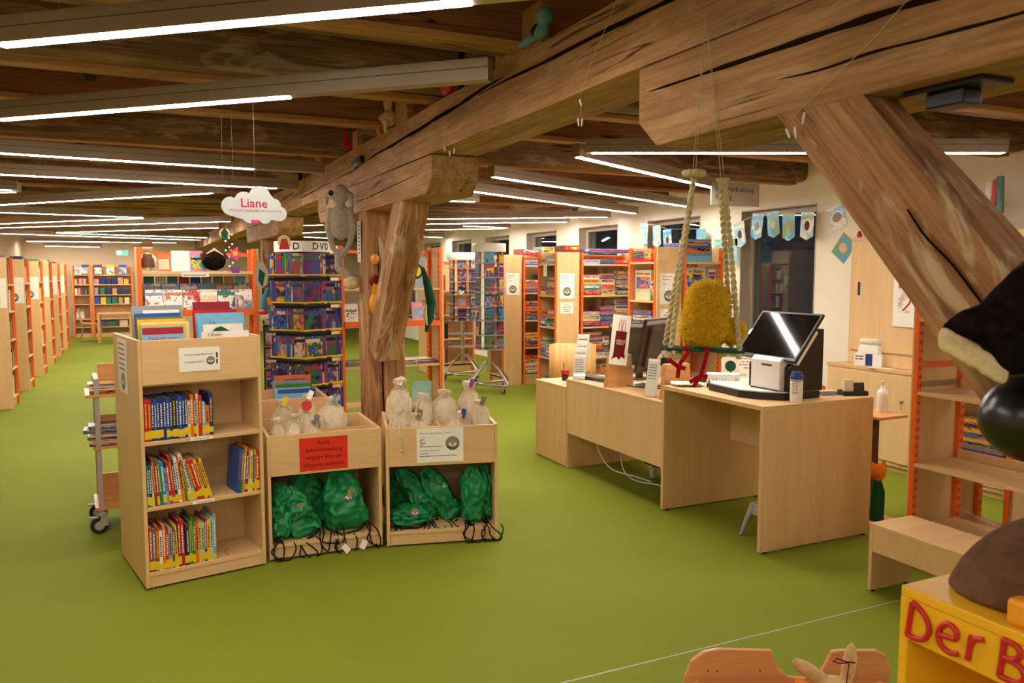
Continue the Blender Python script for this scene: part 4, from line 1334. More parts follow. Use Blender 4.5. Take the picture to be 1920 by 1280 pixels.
def green_bag(mx, w, d, h, seed, label, crest=None, cords=1, drop=0.13, front=0.05):
    t = thing('green_rucksack', label, 'bag', mx, 'green drawstring rucksacks')
    pillow(w, d, h, seed).build('sack', 'green_nylon', t, wobble=(0.016, 9.0, seed))
    # dark hem and eyelets at the lower corners, cords falling over the shelf edge
    mb = MB()
    rr = random.Random(int(seed * 10))
    for k in range(cords):
        x0 = (-0.42 if k % 2 == 0 else 0.42) * w
        s = rr.uniform(-0.03, 0.03)
        y1 = -d * 0.5 - front
        mb.tube(cr([(x0, -d * 0.3, 0.02), (x0 + s * 0.5, y1 + 0.01, 0.008), (x0 + s, y1 - 0.010, -0.008), (x0 + s * 1.4, y1 - 0.012, -drop * 0.6), (x0 + s * 2.0 + 0.03, y1 - 0.014, -drop),
                 (x0 + s * 2.0 + 0.055, y1 - 0.012, -drop * 0.7), (x0 + 0.05, y1 - 0.010, -0.008), (x0 + 0.04, y1 + 0.012, 0.008), (x0 + 0.025, -d * 0.3, 0.02)]), 0.0042, 6)
        mb.tube(cr([(x0 + 0.02, -d * 0.3, 0.02), (x0 + 0.01, y1 - 0.008, 0.004), (x0 - 0.02, y1 - 0.016, -drop * 0.4), (x0 + 0.03 - s, y1 - 0.018, -drop * 0.85), (x0 + 0.09, y1 - 0.016, -drop * 0.9), (x0 + 0.12, y1 - 0.012, -drop * 0.3), (x0 + 0.11, y1 + 0.004, 0.006)]), 0.0042, 6)
        mb.tube(cr([(x0, -d * 0.3, 0.025), (x0 * 0.5, -d * 0.52 - 0.01, 0.006), (-x0 * 0.2, -d * 0.5 - 0.012, 0.006)]), 0.006, 6)
        mb.ell((x0 + 0.03 - s, y1 - 0.018, -drop * 0.85), (0.008, 0.008, 0.014), 8, 6)
    mb.build('cord', 'black_soft', t)
    MB().tube([(-0.44 * w + 0.01 * math.cos(a), -d * 0.42, 0.03 + 0.01 * math.sin(a)) for a in [2 * PI * i / 10 for i in range(10)]], 0.0025, 5, True).build('eyelet', 'steel', t)
    if crest:
        cx, cz, r, ry, rx = crest
        emblem_full(t, T(cx, -d * 0.52, cz) @ RX(rx) @ RZ(ry), r)
    return t
S = 0.099
green_bag(K2 @ T(0.075, 0.115, S) @ RY(3), 0.10, 0.14, 0.34, 1.1, 'upright narrow green rucksack at the left of the red notice trough', None, 1, 0.10, 0.045)
green_bag(K2 @ T(0.33, 0.30, S) @ RY(-16), 0.22, 0.12, 0.36, 2.3, 'green rucksack slumped at the back of the red notice trough', None, 0, 0.1, 0.2)
green_bag(K2 @ T(0.245, 0.13, S) @ RY(-24), 0.18, 0.13, 0.33, 3.7, 'slumped green rucksack in the middle of the red notice trough', (0.03, 0.18, 0.045, 0, 0), 2, 0.11, 0.055)
green_bag(K2 @ T(0.495, 0.15, S) @ RY(-9), 0.24, 0.17, 0.37, 4.4, 'big green rucksack with a round crest at the right of the red notice trough', (0.03, 0.235, 0.05, 0, -8), 2, 0.12, 0.055)
for k, (x, z0, rz) in enumerate(((0.46, 0.012, 18), (0.54, 0.02, -12))):
    B(-0.018, 0.018, -0.001, 0.001, 0, 0.055).build('washing_label', 'paper', None, K2 @ T(x, -0.035, z0) @ RY(-35 + 60 * k) @ RZ(rz), cat='label', label='small white label dangling from the %s cords before the red notice trough' % ['left', 'right'][k])
green_bag(K3 @ T(0.15, 0.16, S) @ RZ(0), 0.25, 0.2, 0.115, 5.2, 'green rucksack lying flat in front in the white notice trough', (0.03, 0.10, 0.03, 0, 0), 2, 0.07, 0.02)
green_bag(K3 @ T(0.12, 0.40, S) @ RY(-6), 0.2, 0.15, 0.25, 6.1, 'green rucksack slumped in the left back of the white notice trough', None, 0)
green_bag(K3 @ T(0.335, 0.27, S) @ RY(-36), 0.13, 0.12, 0.40, 7.3, 'green rucksack leaning steeply in the white notice trough, left one', None, 1, 0.1, 0.17)
green_bag(K3 @ T(0.455, 0.22, S) @ RY(-30), 0.13, 0.12, 0.39, 8.9, 'green rucksack leaning steeply in the white notice trough, right one', (0.03, 0.24, 0.035, 0, 0), 1, 0.1, 0.12)
green_bag(K3 @ T(0.545, 0.12, S) @ RY(2), 0.115, 0.15, 0.365, 9.6, 'upright green rucksack near the right wall of the white notice trough', None, 1, 0.10, 0.04)
green_bag(K3 @ T(0.640, 0.16, S) @ RY(-1), 0.065, 0.16, 0.36, 10.4, 'narrow green rucksack against the right wall of the white notice trough', None, 1, 0.1, 0.07)

# rear trough of picture books behind the red notice trough
K4 = T(0.56, 5.62, 0) @ RZ(-2)
t = thing('rear_book_trough', 'maple trough of big picture books behind the cloth bags', 'book trough', K4)
for x in (0, 0.60):
    B(x, x + e, 0, 0.5, 0.012, 0.84).build('side_panel', 'maple', t, bevel=0.003)
B(e, 0.60, 0, e, 0.02, 0.835).build('front_panel', 'maple_h', t)
B(e, 0.60, 0.48, 0.5, 0.02, 0.835).build('back_panel', 'maple_h', t)
B(e, 0.60, e, 0.48, 0.58, 0.60).build('trough_floor', 'maple_h', t)
B(0.01, 0.05, 0.0, 0.05, 0, 0.013).build('glide', 'black', t)
for i, (c, w, h, y) in enumerate((('orange', .26, .36, .30), ('grey', .25, .33, .24), ('green', .25, .31, .19), ('mint', .25, .29, .15), ('blue', .26, .285, .10), ('lightblue', .25, .262, .05))):
    o = face_book(K4 @ T(0.30 - (0.02 if i % 2 else 0), y, 0.601) @ RX(-8), w, h, 0.011, c, '%s picture book in the trough behind the cloth bags, %s from the back' % (cname(c), ordn(i)), 'picture books in the rear trough', 'art_light' if i == 0 else None)
    if i == 0:
        B(0.07, 0.22, -0.0014, 0.0004, 0.27, 0.33).build('title_plate', 'blue', o)
        text('EIN ZAUN', 0.026, 'yellow_tag', o, T(0.145, -0.002, 0.30), 'cover_title')

# ------------------------------------------------------------------ book trolley behind the tall unit
K5 = T(-0.30, 5.72, 0) @ RZ(4)
t = thing('book_trolley', 'grey steel book trolley with wooden shelves behind the tall trough unit', 'trolley', K5)
for x in (0.02, 0.60):
    for y in (0.05, 0.40):
        B(x, x + 0.03, y, y + 0.02, 0.14, 1.02).build('frame_post', 'grey', t)
    B(x, x + 0.03, 0.07, 0.40, 1.0, 1.02).build('handle_bar', 'grey', t)
for i, z in enumerate((0.16, 0.56, 0.90)):
    B(-0.03 if i == 2 else 0.0, 0.65, 0.04, 0.42, z, z + 0.018).build('shelf_board', 'beech', t)
    B(0.05, 0.6, 0.22, 0.235, z, z + 0.2).build('spine_panel', 'beech', t)
for x in (0.04, 0.6):
    for y in (0.06, 0.4):
        c = MB().lathe([(0.052, -0.014), (0.055, -0.009), (0.055, 0.009), (0.052, 0.014)], 20, T(x - 0.02, y, 0.055) @ RX(90)).build('caster', 'black', t)
        MB().lathe([(0.03, -0.0155), (0.03, 0.0155)], 16, T(x - 0.02, y, 0.055) @ RX(90)).build('hub', 'grey', c)
        MB().slab([(-0.025, 0.05), (0.03, 0.055), (0.03, 0.125), (-0.01, 0.125)], -0.02, -0.016, T(x, y, 0)).slab([(-0.025, 0.05), (0.03, 0.055), (0.03, 0.125), (-0.01, 0.125)], 0.016, 0.02, T(x, y, 0)) \
            .cyl(x, y, 0.125, 0.142, 0.035, 16).box(x - 0.075, x - 0.02, y - 0.012, y + 0.012, 0.105, 0.115).build('fork', 'grey', c)
for i, (z, n, cs_) in enumerate(((0.918, 3, ('brown', 'white', 'tan')), (0.578, 6, ('black', 'cream', 'green', 'white', 'navy', 'teal')))):
    zz = z
    for q in range(n):
        h = random.uniform(0.016, 0.03)
        game_box(K5 @ T(-0.02 + random.uniform(-0.03, 0.02), 0.06, zz) @ RZ(random.uniform(-6, 6)), 0.2, 0.15, h, cs_[q], '%s book lying in the %s pile on the trolley' % (cname(cs_[q]), ['upper', 'lower'][i]), 'books on the trolley')
        zz += h * 1.02
# ------------------------------------------------------------------ disc tower with lettered crown
K6 = T(1.23, 6.72, 0) @ RZ(-52)
t = thing('disc_tower', 'tall black disc tower with a white crown reading DVD', 'display rack', K6)
MB().lathe([(0.24, 0), (0.26, 0.015), (0.26, 0.04), (0.05, 0.06)], 24).build('base', 'black', t)
MB().cyl(0, 0, 0.05, 1.93, 0.028, 14).build('column', 'black', t)
hw = 0.155
for s in range(4):
    m = RZ(90 * s)
    mb = MB()
    for r in range(6):
        z = 0.56 + r * 0.222
        mb.box(-hw - 0.05, hw + 0.02, -hw - 0.068, -hw - 0.065, z + 0.006, z + 0.012, m).box(-hw - 0.05, hw + 0.02, -hw - 0.066, -hw, z - 0.005, z, m)
    mb.box(-hw, hw, -hw, -hw + 0.004, 0.5, 1.86, m)
    mb.box(-hw - 0.003, -hw + 0.003, -hw - 0.003, -hw + 0.003, 0.2, 1.90, m)
    mb.build('pocket_rack', 'black', t)
MB().lathe([(0.222, 1.87), (0.222, 1.955)], 40).build('crown', 'white', t)
for q in range(5):
    a = 72 * q + 14
    for c_, da in (('D', -16), ('V', 0), ('D', 16)):
        text(c_, 0.078, 'ink', t, RZ(a + da) @ T(0, -0.2228, 1.912), 'crown_lettering', offset=0.0008)
for s, nm in ((0, 'left-hand'), (1, 'right-hand')):
    m = K6 @ RZ(90 * s)
    for r in range(6):
        z = 0.561 + r * 0.222
        # a pocket of covers and a pocket of cases turned so that their spines show
        for cidx in range(2):
            x0 = -hw - 0.035 + cidx * 0.175 + (0.02 if s == 0 else -0.035)
            n = 5
            for q in range(n):
                ang = (22 if cidx == 0 else 38) * (1 if s == 0 else -1) + random.uniform(-3, 3)
                dx = 0.018 * q
                if s == 0:
                    mm = m @ T(x0 + dx, -hw - 0.058 + 0.002 * q, z) @ RZ(ang)
                else:
                    mm = m @ T(x0 + 0.05 + dx, -hw - 0.012 - 0.002 * q, z) @ RZ(ang)
                disc(mm, 'film case in the %s tower face, %s row up, %s pocket, %s along' % (nm, ordn(r), ['left', 'right'][cidx], ordn(q)),
                     'film cases in the disc tower', random.choice(['navy', 'black', 'purple', 'blue', 'grey', 'navy']), 'art_dvd', True)
# flat magazine rack at the tower's left
K7 = T(0.95, 7.05, 0) @ RZ(-8)
t = thing('magazine_rack', 'narrow wire rack of picture cards left of the disc tower', 'display rack', K7)
B(0, 0.16, 0.05, 0.07, 0, 1.66).build('back_plate', 'black', t)
for q in range(6):
    B(0, 0.16, 0.0, 0.05, 0.5 + q * 0.19, 0.506 + q * 0.19).build('ledge', 'steel', t)
    face_book(K7 @ T(0.012, 0.025, 0.507 + q * 0.19) @ RX(-6), 0.14, 0.165, 0.006, ['olive', 'pink', 'tan', 'green', 'cream', 'brown'][q], '%s picture card in the narrow wire rack, %s from below' % (['olive', 'pink', 'tan', 'green', 'cream', 'brown'][q], ordn(q)), 'cards in the wire rack', 'art')

# ------------------------------------------------------------------ spinner racks on casters
def spinner(mx, rows, z0, dz, label, nm, top, fill):
    t = thing('spinner_rack', label, 'display rack', mx)
    R0 = 0.19
    MB().cyl(0, 0, 0.28, top, 0.03, 14).build('column', 'steel', t)
    MB().lathe([(0.235, top - 0.12), (0.24, top - 0.11), (0.24, top - 0.005), (0.235, top)], 30).build('crown', 'white', t)
    for r in range(rows):
        z = z0 + dz * r
        mb = MB().lathe([(R0 + 0.045, z - 0.008), (R0 + 0.045, z)], 12, RZ(15))
        ring = [((R0 + 0.045) * math.cos(2 * PI * i / 24), (R0 + 0.045) * math.sin(2 * PI * i / 24), z + 0.06) for i in range(24)]
        mb.tube(ring, 0.0025, 5, True)
        mb.build('tier', 'grey', t)
    # bent tube base
    for k in range(2):
        m = RZ(90 * k + 20)
        pts = [(-0.03, 0.0, 0.42), (-0.1, 0, 0.40), (-0.22, 0, 0.30), (-0.36, 0.0, 0.16), (-0.40, 0.03, 0.125), (-0.36, 0.08, 0.11), (0, 0.12, 0.11), (0.36, 0.08, 0.11), (0.40, 0.03, 0.125), (0.36, 0, 0.16), (0.22, 0, 0.30), (0.1, 0, 0.40), (0.03, 0.0, 0.42)]
        MB().tube(pts, 0.016, 10, False, m).build('foot_tube', 'steel', t)
        for x in (-0.36, 0.36):
            c = MB().lathe([(0.036, -0.011), (0.038, 0.0), (0.036, 0.011)], 16, m @ T(x, 0.07, 0.038) @ RX(90)).build('caster', 'dark_grey', t)
            MB().box(x - 0.012, x + 0.012, 0.052, 0.056, 0.03, 0.10, m).box(x - 0.012, x + 0.012, 0.084, 0.088, 0.03, 0.10, m).box(x - 0.014, x + 0.014, 0.052, 0.088, 0.092, 0.105, m).build('fork', 'grey', c)
    for r in range(rows):
        if r not in fill:
            continue
        z = z0 + dz * r
        for s in range(6):
            a = 60 * s - 25
            # only the faces that can be seen from the desk aisle
            if not (-130 < ((a + 180) % 360) - 180 < 70):
                continue
            for q in range(2):
                disc(mx @ RZ(a) @ T(-DV_W / 2 + 0.008 * q, -R0 + 0.002 - 0.017 * q + 0.005, z + 0.001) @ RX(-1.5),
                     '%s film case on the %s spinner, %s tier up, %s face' % (['inner', 'outer'][q], nm, ordn(r), ordn(s)), 'film cases on the %s spinner' % nm,
                     random.choice(['navy', 'black', 'crimson', 'green', 'grey']), random.choice(['art', 'art_dvd', 'art_dvd', 'art_dvd']), False)
    return t
spinner(T(4.56, 10.55, 0), 7, 0.62, 0.205, 'front spinner rack of film cases with white round crown on casters', 'front', 2.12, range(7))
spinner(T(4.62, 11.75, 0), 7, 0.55, 0.205, 'rear spinner rack half filled with film cases on casters', 'rear', 2.02, range(2, 7))

# ------------------------------------------------------------------ service desks
# low cabinet at the far end
t = thing('low_cabinet', 'low maple cabinet at the far end of the desk', 'cabinet', T(3.35, 6.075, 0))
B(0, 0.75, 0, 0.58, 0.008, 0.69).build('body', 'maple', t, bevel=0.002)
B(-0.002, 0.752, 0, 0.582, 0.69, 0.712).build('cabinet_top', 'maple_h', t, bevel=0.002)
mb = MB()
for x in (0.05, 0.7):
    for y in (0.05, 0.53):
        mb.cyl(x, y, 0, 0.009, 0.02, 10)
mb.build('glides', 'black', t)
# staff desk
t = thing('staff_desk', 'long low maple staff desk with modesty panel', 'desk', T(3.352, 4.66, 0))
L = 6.072 - 4.66
B(0, 0.80, 0, L, 0.763, 0.785).build('desk_top', 'maple_h', t, bevel=0.002)
B(0.002, 0.021, 0.0, L - 0.022, 0.31, 0.763).build('modesty_panel', 'maple_pale', t)
B(0.002, 0.78, L - 0.021, L, 0.0, 0.763).build('side_panel', 'maple', t)
# taller self-service desk
t = thing('checkout_desk', 'tall maple self checkout desk with open knee space', 'desk', T(3.35, 3.64, 0))
B(0, 0.92, 0, 1.018, 0.879, 0.907).build('desk_top', 'maple_h', t, bevel=0.002)
B(0.0, 0.92, 0.0, 0.026, 0.012, 0.879).build('side_panel', 'maple', t, bevel=0.002)
B(0.0, 0.92, 0.992, 1.018, 0.012, 0.879).build('side_panel', 'maple', t, bevel=0.002)
B(0.60, 0.619, 0.026, 0.992, 0.47, 0.879).build('modesty_panel', 'maple_pale', t)
mb = MB()
for x in (0.05, 0.87):
    for y in (0.013, 1.005):
        mb.cyl(x, y, 0, 0.013, 0.012, 10)
mb.build('glides', 'black', t)

# wooden blocks holding leaflets on the staff desk
def leaflet_block(mx, label, hgt=0.26):
    return MB().slab([(0, 0), (0.26, 0), (0.235, hgt), (0.03, hgt)], 0, 0.05, RZ(0)).build('leaflet_block', 'beech', None, mx, bevel=0.002, cat='stand', label=label)
leaflet_block(T(3.37, 5.43, 0.785) @ RZ(2), 'wooden wedge stand holding the red bag leaflet')
f = thing('bag_leaflet', 'white leaflet with a dark red shopping bag print', 'leaflet', T(3.375, 5.415, 1.0) @ RZ(-14) @ RX(-4) @ RY(7))
MB().box(0.0, 0.15, 0, 0.004, -0.02, 0.38).build('sheet', 'paper', f)
MB().slab([(0.03, 0.06), (0.12, 0.06), (0.128, 0.25), (0.035, 0.25)], -0.001, 0.0005).build('printed_bag', 'ink_darkred', f)
for x in (0.055, 0.085):
    MB().tube([(x, -0.001, 0.25), (x + 0.003, -0.001, 0.33), (x + 0.012, -0.001, 0.345), (x + 0.02, -0.001, 0.33), (x + 0.024, -0.001, 0.25)], 0.002, 5).build('printed_handle', 'ink_red', f)
text('LESENS\nWERT', 0.026, 'paper', f, T(0.08, -0.0018, 0.16), 'lettering', space=0.9)
MB().slab([(0.02, 0.02), (0.06, 0.045), (0.08, 0.02), (0.1, 0.05), (0.13, 0.03), (0.125, 0.07), (0.03, 0.06)], -0.001, 0.0005).build('printed_bow', 'ink_darkred', f)
leaflet_block(T(3.40, 4.72, 0.785) @ RZ(0), 'wooden leaflet stand beside the checkout desk')
def acrylic_holder(mx, label, tiers, w=0.11, h=0.20, cols=('paper',)):
    t = thing('leaflet_holder', label, 'leaflet holder', mx)
    for q in range(tiers):
        o = B(0, w, 0, 0.003, 0.0, h).build('acrylic_front', 'acrylic', t, T(0, 0.055 * q, 0.055 * q) @ RX(-14))
        B(0.004, w - 0.004, 0.006, 0.020, 0.006, h + 0.02).build('leaflets', cols[q % len(cols)], t, T(0, 0.055 * q, 0.055 * q) @ RX(-14))
        lines(t, T(0, 0.055 * q, 0.055 * q) @ RX(-14) @ T(0, 0.0055, 0), [(0.015, w - 0.02, h - 0.03 - 0.02 * i, 0.006) for i in range(6)], 'ink_grey')
    MB().box(0, 0.003, 0, 0.06 * tiers, 0, 0.06).box(w - 0.003, w, 0, 0.06 * tiers, 0, 0.06).build('acrylic_side', 'acrylic', t)
    return t
acrylic_holder(T(3.37, 5.99, 0.785) @ RZ(-40), 'clear leaflet holder with four rising pockets at the far desk end', 4)
acrylic_holder(T(3.375, 4.93, 0.785) @ RZ(-62), 'clear leaflet holder with tall white leaflets beside the checkout desk', 1, 0.1, 0.27)
# pen cup
t = thing('pen_cup', 'small red and black pen cup on the low cabinet', 'pen cup', T(3.55, 6.45, 0.712))
MB().lathe([(0.03, 0), (0.034, 0.06)], 16).build('cup', 'black', t)
MB().lathe([(0.035, 0.06), (0.042, 0.08), (0.035, 0.10)], 16).build('cup_rim', 'red', t)
MB().tube([(0, 0, 0.03), (-0.02, 0.0, 0.17)], 0.004, 6).build('pen', 'ink', t)
# monitors seen from behind
def monitor(mx, label, w=0.5, h=0.31, tilt=0):
    t = thing('monitor', label, 'monitor', mx)
    tm = T(0, 0, 0.12) @ RX(tilt) @ T(0, 0, -0.12)
    MB().box(-w / 2, w / 2, 0, 0.03, 0.12, 0.12 + h).box(-w * 0.3, w * 0.3, -0.025, 0, 0.17, 0.08 + h).build('case', 'black', t, tm, bevel=0.006)
    B(-w / 2 + 0.01, w / 2 - 0.01, -0.002, 0.0, 0.12 + h - 0.045, 0.12 + h - 0.012).build('top_strip', 'grey', t, tm)
    B(-w / 2 + 0.015, w / 2 - 0.015, 0.03, 0.032, 0.135, 0.105 + h).build('screen', 'screen', t, tm)
    B(-0.03, 0.03, -0.03, 0.0, 0.0, 0.28).build('neck', 'black', t)
    MB().lathe([(0.11, 0), (0.11, 0.008), (0.04, 0.014)], 20).build('foot', 'black', t)
    B(0.12, 0.17, -0.027, -0.024, 0.3, 0.33).build('sticker', 'grey', t)
    return t
monitor(T(3.93, 5.80, 0.785) @ RZ(-40), 'broad black monitor seen from behind on the staff desk', 0.54, 0.37)
monitor(T(3.74, 5.40, 0.785) @ RZ(28), 'black monitor turned sideways behind the bag leaflet', 0.40, 0.44, 12)
# barcode scanner
t = thing('barcode_scanner', 'white hand scanner standing on the staff desk', 'scanner', T(3.85, 5.42, 0.785))
MB().lathe([(0.06, 0), (0.06, 0.012), (0.02, 0.03)], 18).build('foot', 'white', t)
MB().tube([(0, 0, 0.02), (0.01, 0, 0.13), (0.0, 0, 0.19)], [0.014, 0.016, 0.02], 10).build('stem', 'white', t)
MB().tube([(-0.09, 0, 0.13), (-0.06, 0, 0.19), (-0.01, 0, 0.235), (0.06, 0, 0.245)], [0.03, 0.036, 0.028, 0.018], 12).build('head', 'white', t)
MB().tube([(0.06, 0, 0.245), (0.13, 0.02, 0.25), (0.17, 0.05, 0.12), (0.18, 0.05, 0.005)], 0.004, 6).build('cord', 'black_soft', t)
# paper heap, keyboard, mouse
for q, (x, y, rz) in enumerate(((3.62, 5.28, 12), (3.74, 5.36, -20))):
    B(0, 0.21, 0, 0.29, 0, 0.003).build('paper_sheet', 'paper', None, T(x, y, 0.786 + 0.0032 * q) @ RZ(rz), cat='paper', label='%s loose white sheet on the staff desk' % ['lower', 'upper'][q])
t = thing('keyboard', 'black keyboard between the monitors and the leaflet block', 'keyboard', T(3.66, 5.66, 0.785) @ RZ(100))
B(0, 0.40, 0, 0.14, 0, 0.018).build('tray', 'black', t)
me_key = B(0, 0.018, 0, 0.018, 0, 0.008).mesh('key')
for i in range(18):
    for j in range(5):
        obj(me_key, 'key', 'dark_grey', t, T(0.015 + i * 0.0207, 0.016 + j * 0.0225, 0.018))
t = thing('desk_cable', 'black cable looping over the staff desk', 'cable')
MB().tube(cr([(3.6, 5.5, 0.79), (3.55, 5.35, 0.80), (3.7, 5.2, 0.79), (3.85, 5.3, 0.8), (3.9, 5.1, 0.79), (3.75, 5.05, 0.79)]), 0.004, 6).build('cord', 'black_soft', t)
# plywood chair behind the cabinet
def office_chair(mx):
    t = thing('staff_chair', 'curved plywood chair back behind the low cabinet', 'chair', mx)
    vs_ = []
    mb = MB()
    n = 8
    for i in range(n):
        a0, a1 = -0.24 + 0.48 * i / n, -0.24 + 0.48 * (i + 1) / n
        c = lambda x: 0.10 - 1.3 * x * x
        top = lambda x: 0.99 - 0.9 * max(0, abs(x) - 0.2) ** 1.2
        mb.add([(a0, -c(a0), 0.42), (a1, -c(a1), 0.42), (a1, -c(a1), top(a1)), (a0, -c(a0), top(a0)), (a0, -c(a0) + 0.012, 0.42), (a1, -c(a1) + 0.012, 0.42), (a1, -c(a1) + 0.012, top(a1)), (a0, -c(a0) + 0.012, top(a0))],
               [(0, 1, 2, 3), (7, 6, 5, 4), (3, 2, 6, 7), (0, 4, 5, 1)], True)
    mb.build('backrest', 'plywood', t)
    B(-0.22, 0.22, -0.05, 0.40, 0.43, 0.45).build('seat', 'plywood', t, bevel=0.006)
    MB().cyl(0, 0.18, 0.08, 0.43, 0.025).build('stem', 'steel', t)
    for k in range(5):
        MB().box(0, 0.3, -0.02, 0.02, 0.05, 0.08, T(0, 0.18, 0) @ RZ(72 * k)).build('leg', 'steel', t)
        MB().lathe([(0.025, -0.012), (0.025, 0.012)], 14, T(0, 0.18, 0) @ RZ(72 * k) @ T(0.28, 0, 0.025) @ RX(90)).build('caster', 'black', t)
    return t
office_chair(T(4.02, 7.15, 0) @ RZ(-25))
# acrylic guard
t = thing('acrylic_guard', 'clear acrylic guard standing on the staff desk', 'screen', T(3.46, 4.80, 0.785))
MB().box(0.0, 0.005, 0.06, 1.02, 0.0, 1.02, RY(3)).build('pane', 'acrylic', t)
for y in (0.12, 0.92):
    B(-0.05, 0.07, y, y + 0.006, 0.0, 0.10).build('foot', 'acrylic', t)
# things under the staff desk
t = thing('power_cables', 'loose white cables hanging under the staff desk', 'cable')
MB().tube(cr([(3.5, 5.85, 0.5), (3.52, 5.8, 0.2), (3.6, 5.72, 0.04), (3.70, 5.5, 0.012), (3.72, 5.3, 0.012)]), 0.006, 6).build('cord', 'white', t)
MB().tube(cr([(3.62, 5.6, 0.32), (3.6, 5.55, 0.1), (3.62, 5.40, 0.015), (3.72, 5.2, 0.012), (3.70, 5.12, 0.02), (3.66, 5.15, 0.4)]), 0.005, 6).build('cord', 'white', t)
t = thing('drawer_pedestal', 'dark rolling pedestal with white casters under the staff desk', 'cabinet', T(3.78, 4.95, 0))
B(0, 0.38, 0, 0.55, 0.12, 0.60).build('body', 'ink_darkred', t, bevel=0.003)
for x in (0.05, 0.32):
    for y in (0.06, 0.48):
        c = MB().lathe([(0.045, -0.014), (0.048, 0), (0.045, 0.014)], 18, T(x, y, 0.048) @ RZ(35) @ RX(90)).build('caster', 'white', t)
        B(x - 0.03, x + 0.03, y - 0.02, y + 0.02, 0.085, 0.12).build('fork', 'white', c)
t = thing('cable_bundle', 'black cable bundle beside the leg of the checkout desk', 'cable')
mb = MB()
for k in range(5):
    mb.tube(cr([(3.46 + 0.012 * k, 4.69 + 0.01 * k, 0.5), (3.45 + 0.02 * k, 4.71, 0.2), (3.43 + 0.03 * k, 4.73, 0.03 + 0.02 * (k % 2)), (3.48 + 0.02 * k, 4.76, 0.02 + 0.03 * (k % 2)), (3.5, 4.72, 0.25)]), 0.006, 6)
mb.build('cord', 'black_soft', t)

# ------------------------------------------------------------------ self checkout kiosk
K8 = T(0, 0, 0.907)
t = thing('checkout_kiosk', 'black and white self checkout terminal with tilted touch screen', 'kiosk', K8)
base = [(3.50, 4.33), (3.47, 4.0), (3.52, 3.87), (3.63, 3.765), (3.93, 3.765), (3.93, 4.36), (3.80, 4.44), (3.58, 4.44)]
MB().prism(base, 0.0, 0.045).build('base', 'black', t, bevel=0.003)
MB().prism([(3.93 + (x - 3.72) * 0.0 if False else x + (0.008 if x < 3.7 else -0.008), y + (0.008 if y < 4.0 else -0.008)) for x, y in base], 0.045, 0.052).build('base_plate', 'white', t)
# side cheek: a black wedge in the XZ plane
cheek = [(3.66, 0.05), (3.94, 0.05), (3.94, 0.44), (3.885, 0.44), (3.66, 0.20)]
MB().slab(cheek, 3.757, 3.80).build('cheek', 'black', t, bevel=0.002)
MB().slab(cheek, 4.08, 4.12).build('cheek', 'black', t, bevel=0.002)
MB().slab([(3.68, 0.05), (3.93, 0.05), (3.93, 0.43), (3.885, 0.43), (3.68, 0.20)], 3.80, 4.08).build('core', 'dark_grey', t)
pr = MB().slab([(3.62, 0.055), (3.70, 0.055), (3.70, 0.262), (3.645, 0.262), (3.62, 0.24)], 3.80, 4.06).build('printer', 'white', t, bevel=0.006)
B(3.6185, 3.622, 3.87, 3.96, 0.205, 0.217).build('receipt_slot', 'dark_grey', pr)
B(3.612, 3.622, 3.81, 4.05, 0.052, 0.06).build('printer_base_strip', 'black', pr)  # black strip along the foot of the printer
# tilted screen
sm = T(3.66, 3.98, 0.255) @ RZ(-90) @ RX(-38)
sc = MB().box(-0.27, 0.27, 0, 0.022, -0.01, 0.36).build('screen_case', 'black', t, sm, bevel=0.004)
B(-0.255, 0.255, -0.0015, 0.0, 0.015, 0.345).build('screen_glass', 'screen', sc)
MB().box(-0.26, 0.26, 0.023, 0.05, -0.005, 0.25).build('screen_back', 'white', sc)
MB().slab([(-0.012, 0.0), (0.01, 0.0), (0.01, 0.05), (-0.012, 0.035)], -0.001, 0.0).build('sticker', 'paper', sc, T(-0.262, -0.001, 0.16))
# canister of wipes
t = thing('wipes_canister', 'white canister of wipes with a blue lid on the checkout desk', 'canister', T(3.665, 3.70, 0.907) @ RZ(-60))
MB().lathe([(0.036, 0), (0.038, 0.005), (0.038, 0.145), (0.036, 0.15)], 26).build('tub', 'white', t)
MB().lathe([(0.0395, 0.142), (0.0395, 0.16), (0.037, 0.168), (0.032, 0.172), (0.034, 0.185), (0.015, 0.19)], 26).build('lid', 'blue', t)
mb = MB()
for k in range(9):
    z = 0.125 - 0.009 * k
    for q in range(6):
        a = R(-120 + q * 10)
        a2 = R(-120 + q * 10 + (8 if (q * k) % 3 else 5))
        mb.add([(0.0384 * math.cos(a), 0.0384 * math.sin(a), z), (0.0384 * math.cos(a2), 0.0384 * math.sin(a2), z), (0.0384 * math.cos(a2), 0.0384 * math.sin(a2), z + 0.004), (0.0384 * math.cos(a), 0.0384 * math.sin(a), z + 0.004)], [(0, 1, 2, 3)])
mb.build('printed_lines', 'ink_grey', t)
MB().lathe([(0.0383, 0.132), (0.0383, 0.137)], 26).build('blue_band', 'blue', t)
